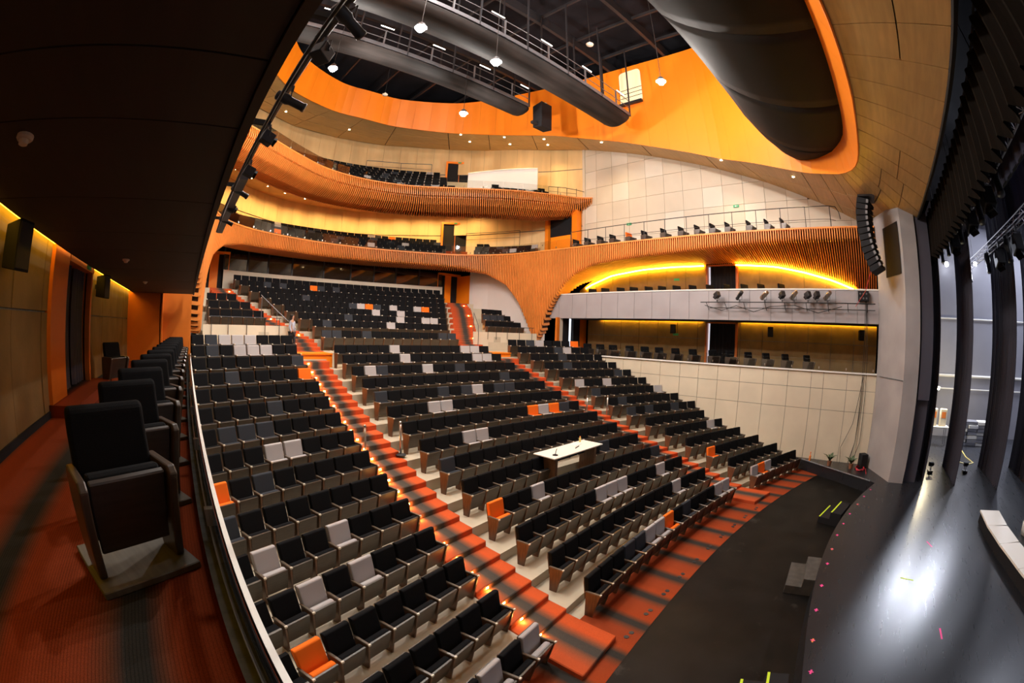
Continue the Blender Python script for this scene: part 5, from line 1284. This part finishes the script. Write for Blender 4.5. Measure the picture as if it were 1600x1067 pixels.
def stanchion(x, y, z, label):
    t = empty('stanchion_post', (x, y, z), label=label, cat='post', group='chrome barrier posts')
    MB().lathe([(.16, 0), (.16, .02), (.06, .045)], n=16).build('base', M['blackpaint'], t); MB().lathe([(.032, .04), (.032, .93)], n=10).build('pole', M['chrome'], t, smooth=True); MB().lathe([(.04, .93), (.04, 1.0), (.02, 1.02)], n=10).build('head', M['chrome'], t)
stanchion(4.88, 10.95, -3.66, 'chrome barrier post at the inner side of the lit aisle'); stanchion(6.02, 10.95, -3.66, 'chrome barrier post by the centre block on the lit aisle')
stanchion(15.1, 11.2, -3.60, 'chrome barrier post across the far aisle, inner one'); stanchion(16.3, 10.95, -3.66, 'chrome barrier post across the far aisle, outer one')
# control table
t = empty('control_table', (10.72, 8.52, -4.42), .045, 'long white control table set over the centre seats', 'table')
obj('top', bevel(fixn(MB().box(-1.3, 1.3, -.42, .42, .76, .80).mesh('top', M['table'])), .012, 2), t)
for x in (-1.05, 1.05):
    obj('leg_panel', fixn(MB().box(x-.06, x+.06, -.30, .30, -.5, .76).mesh('leg_panel', M['endwood'])), t)
MB().box(-1.1, 1.1, .1, .16, .45, .74).build('modesty_panel', M['black'], t)
t = empty('microphone', (9.75, 8.3, -3.62), label='small black microphone stand on the white table', cat='microphone'); MB().lathe([(.09, 0), (.08, .02), (.015, .025)], n=12).build('base', M['black'], t); MB().tube([(0, 0, .02), (.02, 0, .12), (.12, .05, .17)], .012, 5).build('stem', M['black'], t)
t = empty('paper_sheets', (11.25, 8.75, -3.618), .2, 'white papers on the control table', 'paper'); MB().box(-.25, .22, -.15, .15, 0, .012).build('sheet', M['white_p'], t)
t = empty('pen', (11.0, 8.45, -3.615), .3, 'black pen lying on the control table', 'pen'); MB().tube([(-.16, 0, .008), (.14, 0, .008)], .014, 6).build('barrel', M['black'], t); MB().tube([(.14, 0, .008), (.19, 0, .008)], [.014, .003], 6).build('tip', M['steel'], t)
t = empty('drink_bottle', (11.65, 8.85, -3.62), label='small yellow bottle on the control table', cat='bottle'); MB().lathe([(.035, 0), (.04, .12), (.02, .17)], n=10).build('body', M['yellowcable'], t); MB().lathe([(.022, .17), (.022, .2)], n=8).build('cap', M['orange_t'], t)

# ================================================================ PERSON walking down the near upper steps
def skin_mesh(name, pts, edges, radii, mt, parent, root=0, sub=2):
    me = bpy.data.meshes.new(name); me.from_pydata(pts, edges, []); o = bpy.data.objects.new(name, me); COL.objects.link(o)
    o.modifiers.new('skin', 'SKIN'); sv = me.skin_vertices[0].data
    for i, r in enumerate(radii): sv[i].radius = (r, r) if not isinstance(r, tuple) else r; sv[i].use_root = (i == root)
    md = o.modifiers.new('sub', 'SUBSURF'); md.levels = sub; md.render_levels = sub
    o.modifiers['skin'].use_smooth_shade = True; me.materials.append(mt); o.parent = parent; return o
ps = empty('person', (4.95, 19.45, -1.10), .9, 'person in a pale blue jacket and dark trousers walking down the steps', 'person')
pts = [(0, 0, .84), (0, 0, 1.05), (0, 0, 1.26), (0, .0, 1.36), (0, -.01, 1.44), (0, -.02, 1.52), (0, -.02, 1.60),
       (.16, 0, 1.27), (.20, .02, 1.02), (.19, -.10, .82), (-.16, 0, 1.27), (-.20, .04, 1.02), (-.18, -.06, .80),
       (.085, 0, .80), (.10, -.09, .44), (.10, -.02, .08), (.10, -.16, .04), (-.085, 0, .80), (-.10, .05, .44), (-.10, .14, .09), (-.10, .0, .05)]
ed = [(0, 1), (1, 2), (2, 3), (3, 4), (4, 5), (5, 6), (2, 7), (7, 8), (8, 9), (2, 10), (10, 11), (11, 12), (0, 13), (13, 14), (14, 15), (15, 16), (0, 17), (17, 18), (18, 19), (19, 20)]
rd = [(.15, .11), (.145, .105), (.15, .10), .055, .075, .085, .055, .06, .045, .035, .06, .045, .035, .085, .06, .04, .035, .085, .06, .04, .035]
skin_mesh('body', pts, ed, rd, M['skin'], ps)
jp = [(0, 0, .80), (0, 0, 1.05), (0, 0, 1.25), (0, 0, 1.33), (.165, 0, 1.27), (.205, .02, 1.02), (.195, -.09, .86), (-.165, 0, 1.27), (-.205, .04, 1.02), (-.185, -.05, .84)]
skin_mesh('jacket', jp, [(0, 1), (1, 2), (2, 3), (2, 4), (4, 5), (5, 6), (2, 7), (7, 8), (8, 9)], [(.175, .135), (.165, .13), (.165, .125), .075, .075, .062, .052, .075, .062, .052], M['denim'], ps)
tq = [(0, 0, .80), (.09, 0, .76), (.10, -.09, .44), (.10, -.02, .12), (-.09, 0, .76), (-.10, .05, .44), (-.10, .14, .13)]
skin_mesh('trousers', tq, [(0, 1), (1, 2), (2, 3), (0, 4), (4, 5), (5, 6)], [(.14, .12), .10, .075, .06, .10, .075, .06], M['darkcloth'], ps)
skin_mesh('hair', [(0, .035, 1.42), (0, .03, 1.53), (0, .01, 1.63), (0, .07, 1.34)], [(0, 1), (1, 2), (0, 3)], [.10, .125, .10, .06], M['hair'], ps)
for s in (-1, 1):
    MB().lathe([(.04, 0), (.045, .05), (.02, .09)], (s*.10, -.10 if s > 0 else .06, .0), 8).build('shoe', M['black'], ps)

# exit lobby at the rear end of the opposite lower box
t = empty('door_8', kind='structure', label='curtained exit with bright gap behind the far slatted leg')
for nm, mt, x0, x1 in (('jamb', 'orange_d', 20.7, 20.95), ('plaster_pier', 'white', 20.95, 21.25), ('curtain', 'black', 21.25, 21.87), ('curtain', 'black', 22.33, 23.0), ('jamb', 'orange_d', 23.0, 23.72)):
    MB().box(x0, x1, 17.95, 18.1, -1.6, 1.05).build(nm, M[mt], t)
MB().box(21.8, 22.5, 18.3, 18.4, -1.6, 1.05).build('lit_gap', mat('lit lobby wall beyond curtain', (.8, .85, .9), .6, emit=((.85, .92, 1), 1.2)), t)

for y, z, l in ((14.4, 7.15, 'rear one'), (7.1, 7.5, 'front one')):
    t = empty('exit_sign', (23.38, y, z), label='small green exit sign on the tall white wall, '+l, cat='sign', group='green exit signs'); MB().box(-.02, .03, -.17, .17, -.07, .07).build('plate', M['green'], t)
    MB().tube([(-.022, -.10, 0), (-.022, .02, 0)], .012, 4).build('arrow_shaft', M['white_p'], t); MB().prism([(.0, -.05), (.09, 0), (.0, .05)], 'x', -.026, -.021).build('arrow_head', M['white_p'], t)
for i in range(10):
    x = 6.3+.93*i; t = empty('floor_socket', (x, carp(x)+.24, -5.683), label='pair of round floor sockets on the front carpet, %s from the near end' % ORD[i+1], cat='floor socket', group='floor sockets along the front carpet')
    for dx in (-.09, .09): MB().lathe([(.055, 0), (.055, .006), (.045, .008)], (dx, 0, 0), 10).build('cover', M['blackpaint'], t)

for (x, y, z, sx, sy, l) in ((26.2, -11.5, 7.5, 3.0, 6.0, 'added housing of the unseen fill light above the wing'), (15.0, -13.5, 6.0, 9.0, 2.5, 'added housing of the unseen fill light upstage')):
    t = empty('fill_light_housing', (x, y, z), label=l, cat='lamp'); MB().box(-sx/2-.05, sx/2+.05, -sy/2-.05, sy/2+.05, .03, .15).build('housing', M['steel'], t)  # housing added over each of the unseen fill lights
    for dx in (-sx/2, sx/2): MB().tube([(dx, 0, .15), (dx, 0, 9.49-z)], .015, 4).build('hanger', M['cable'], t)
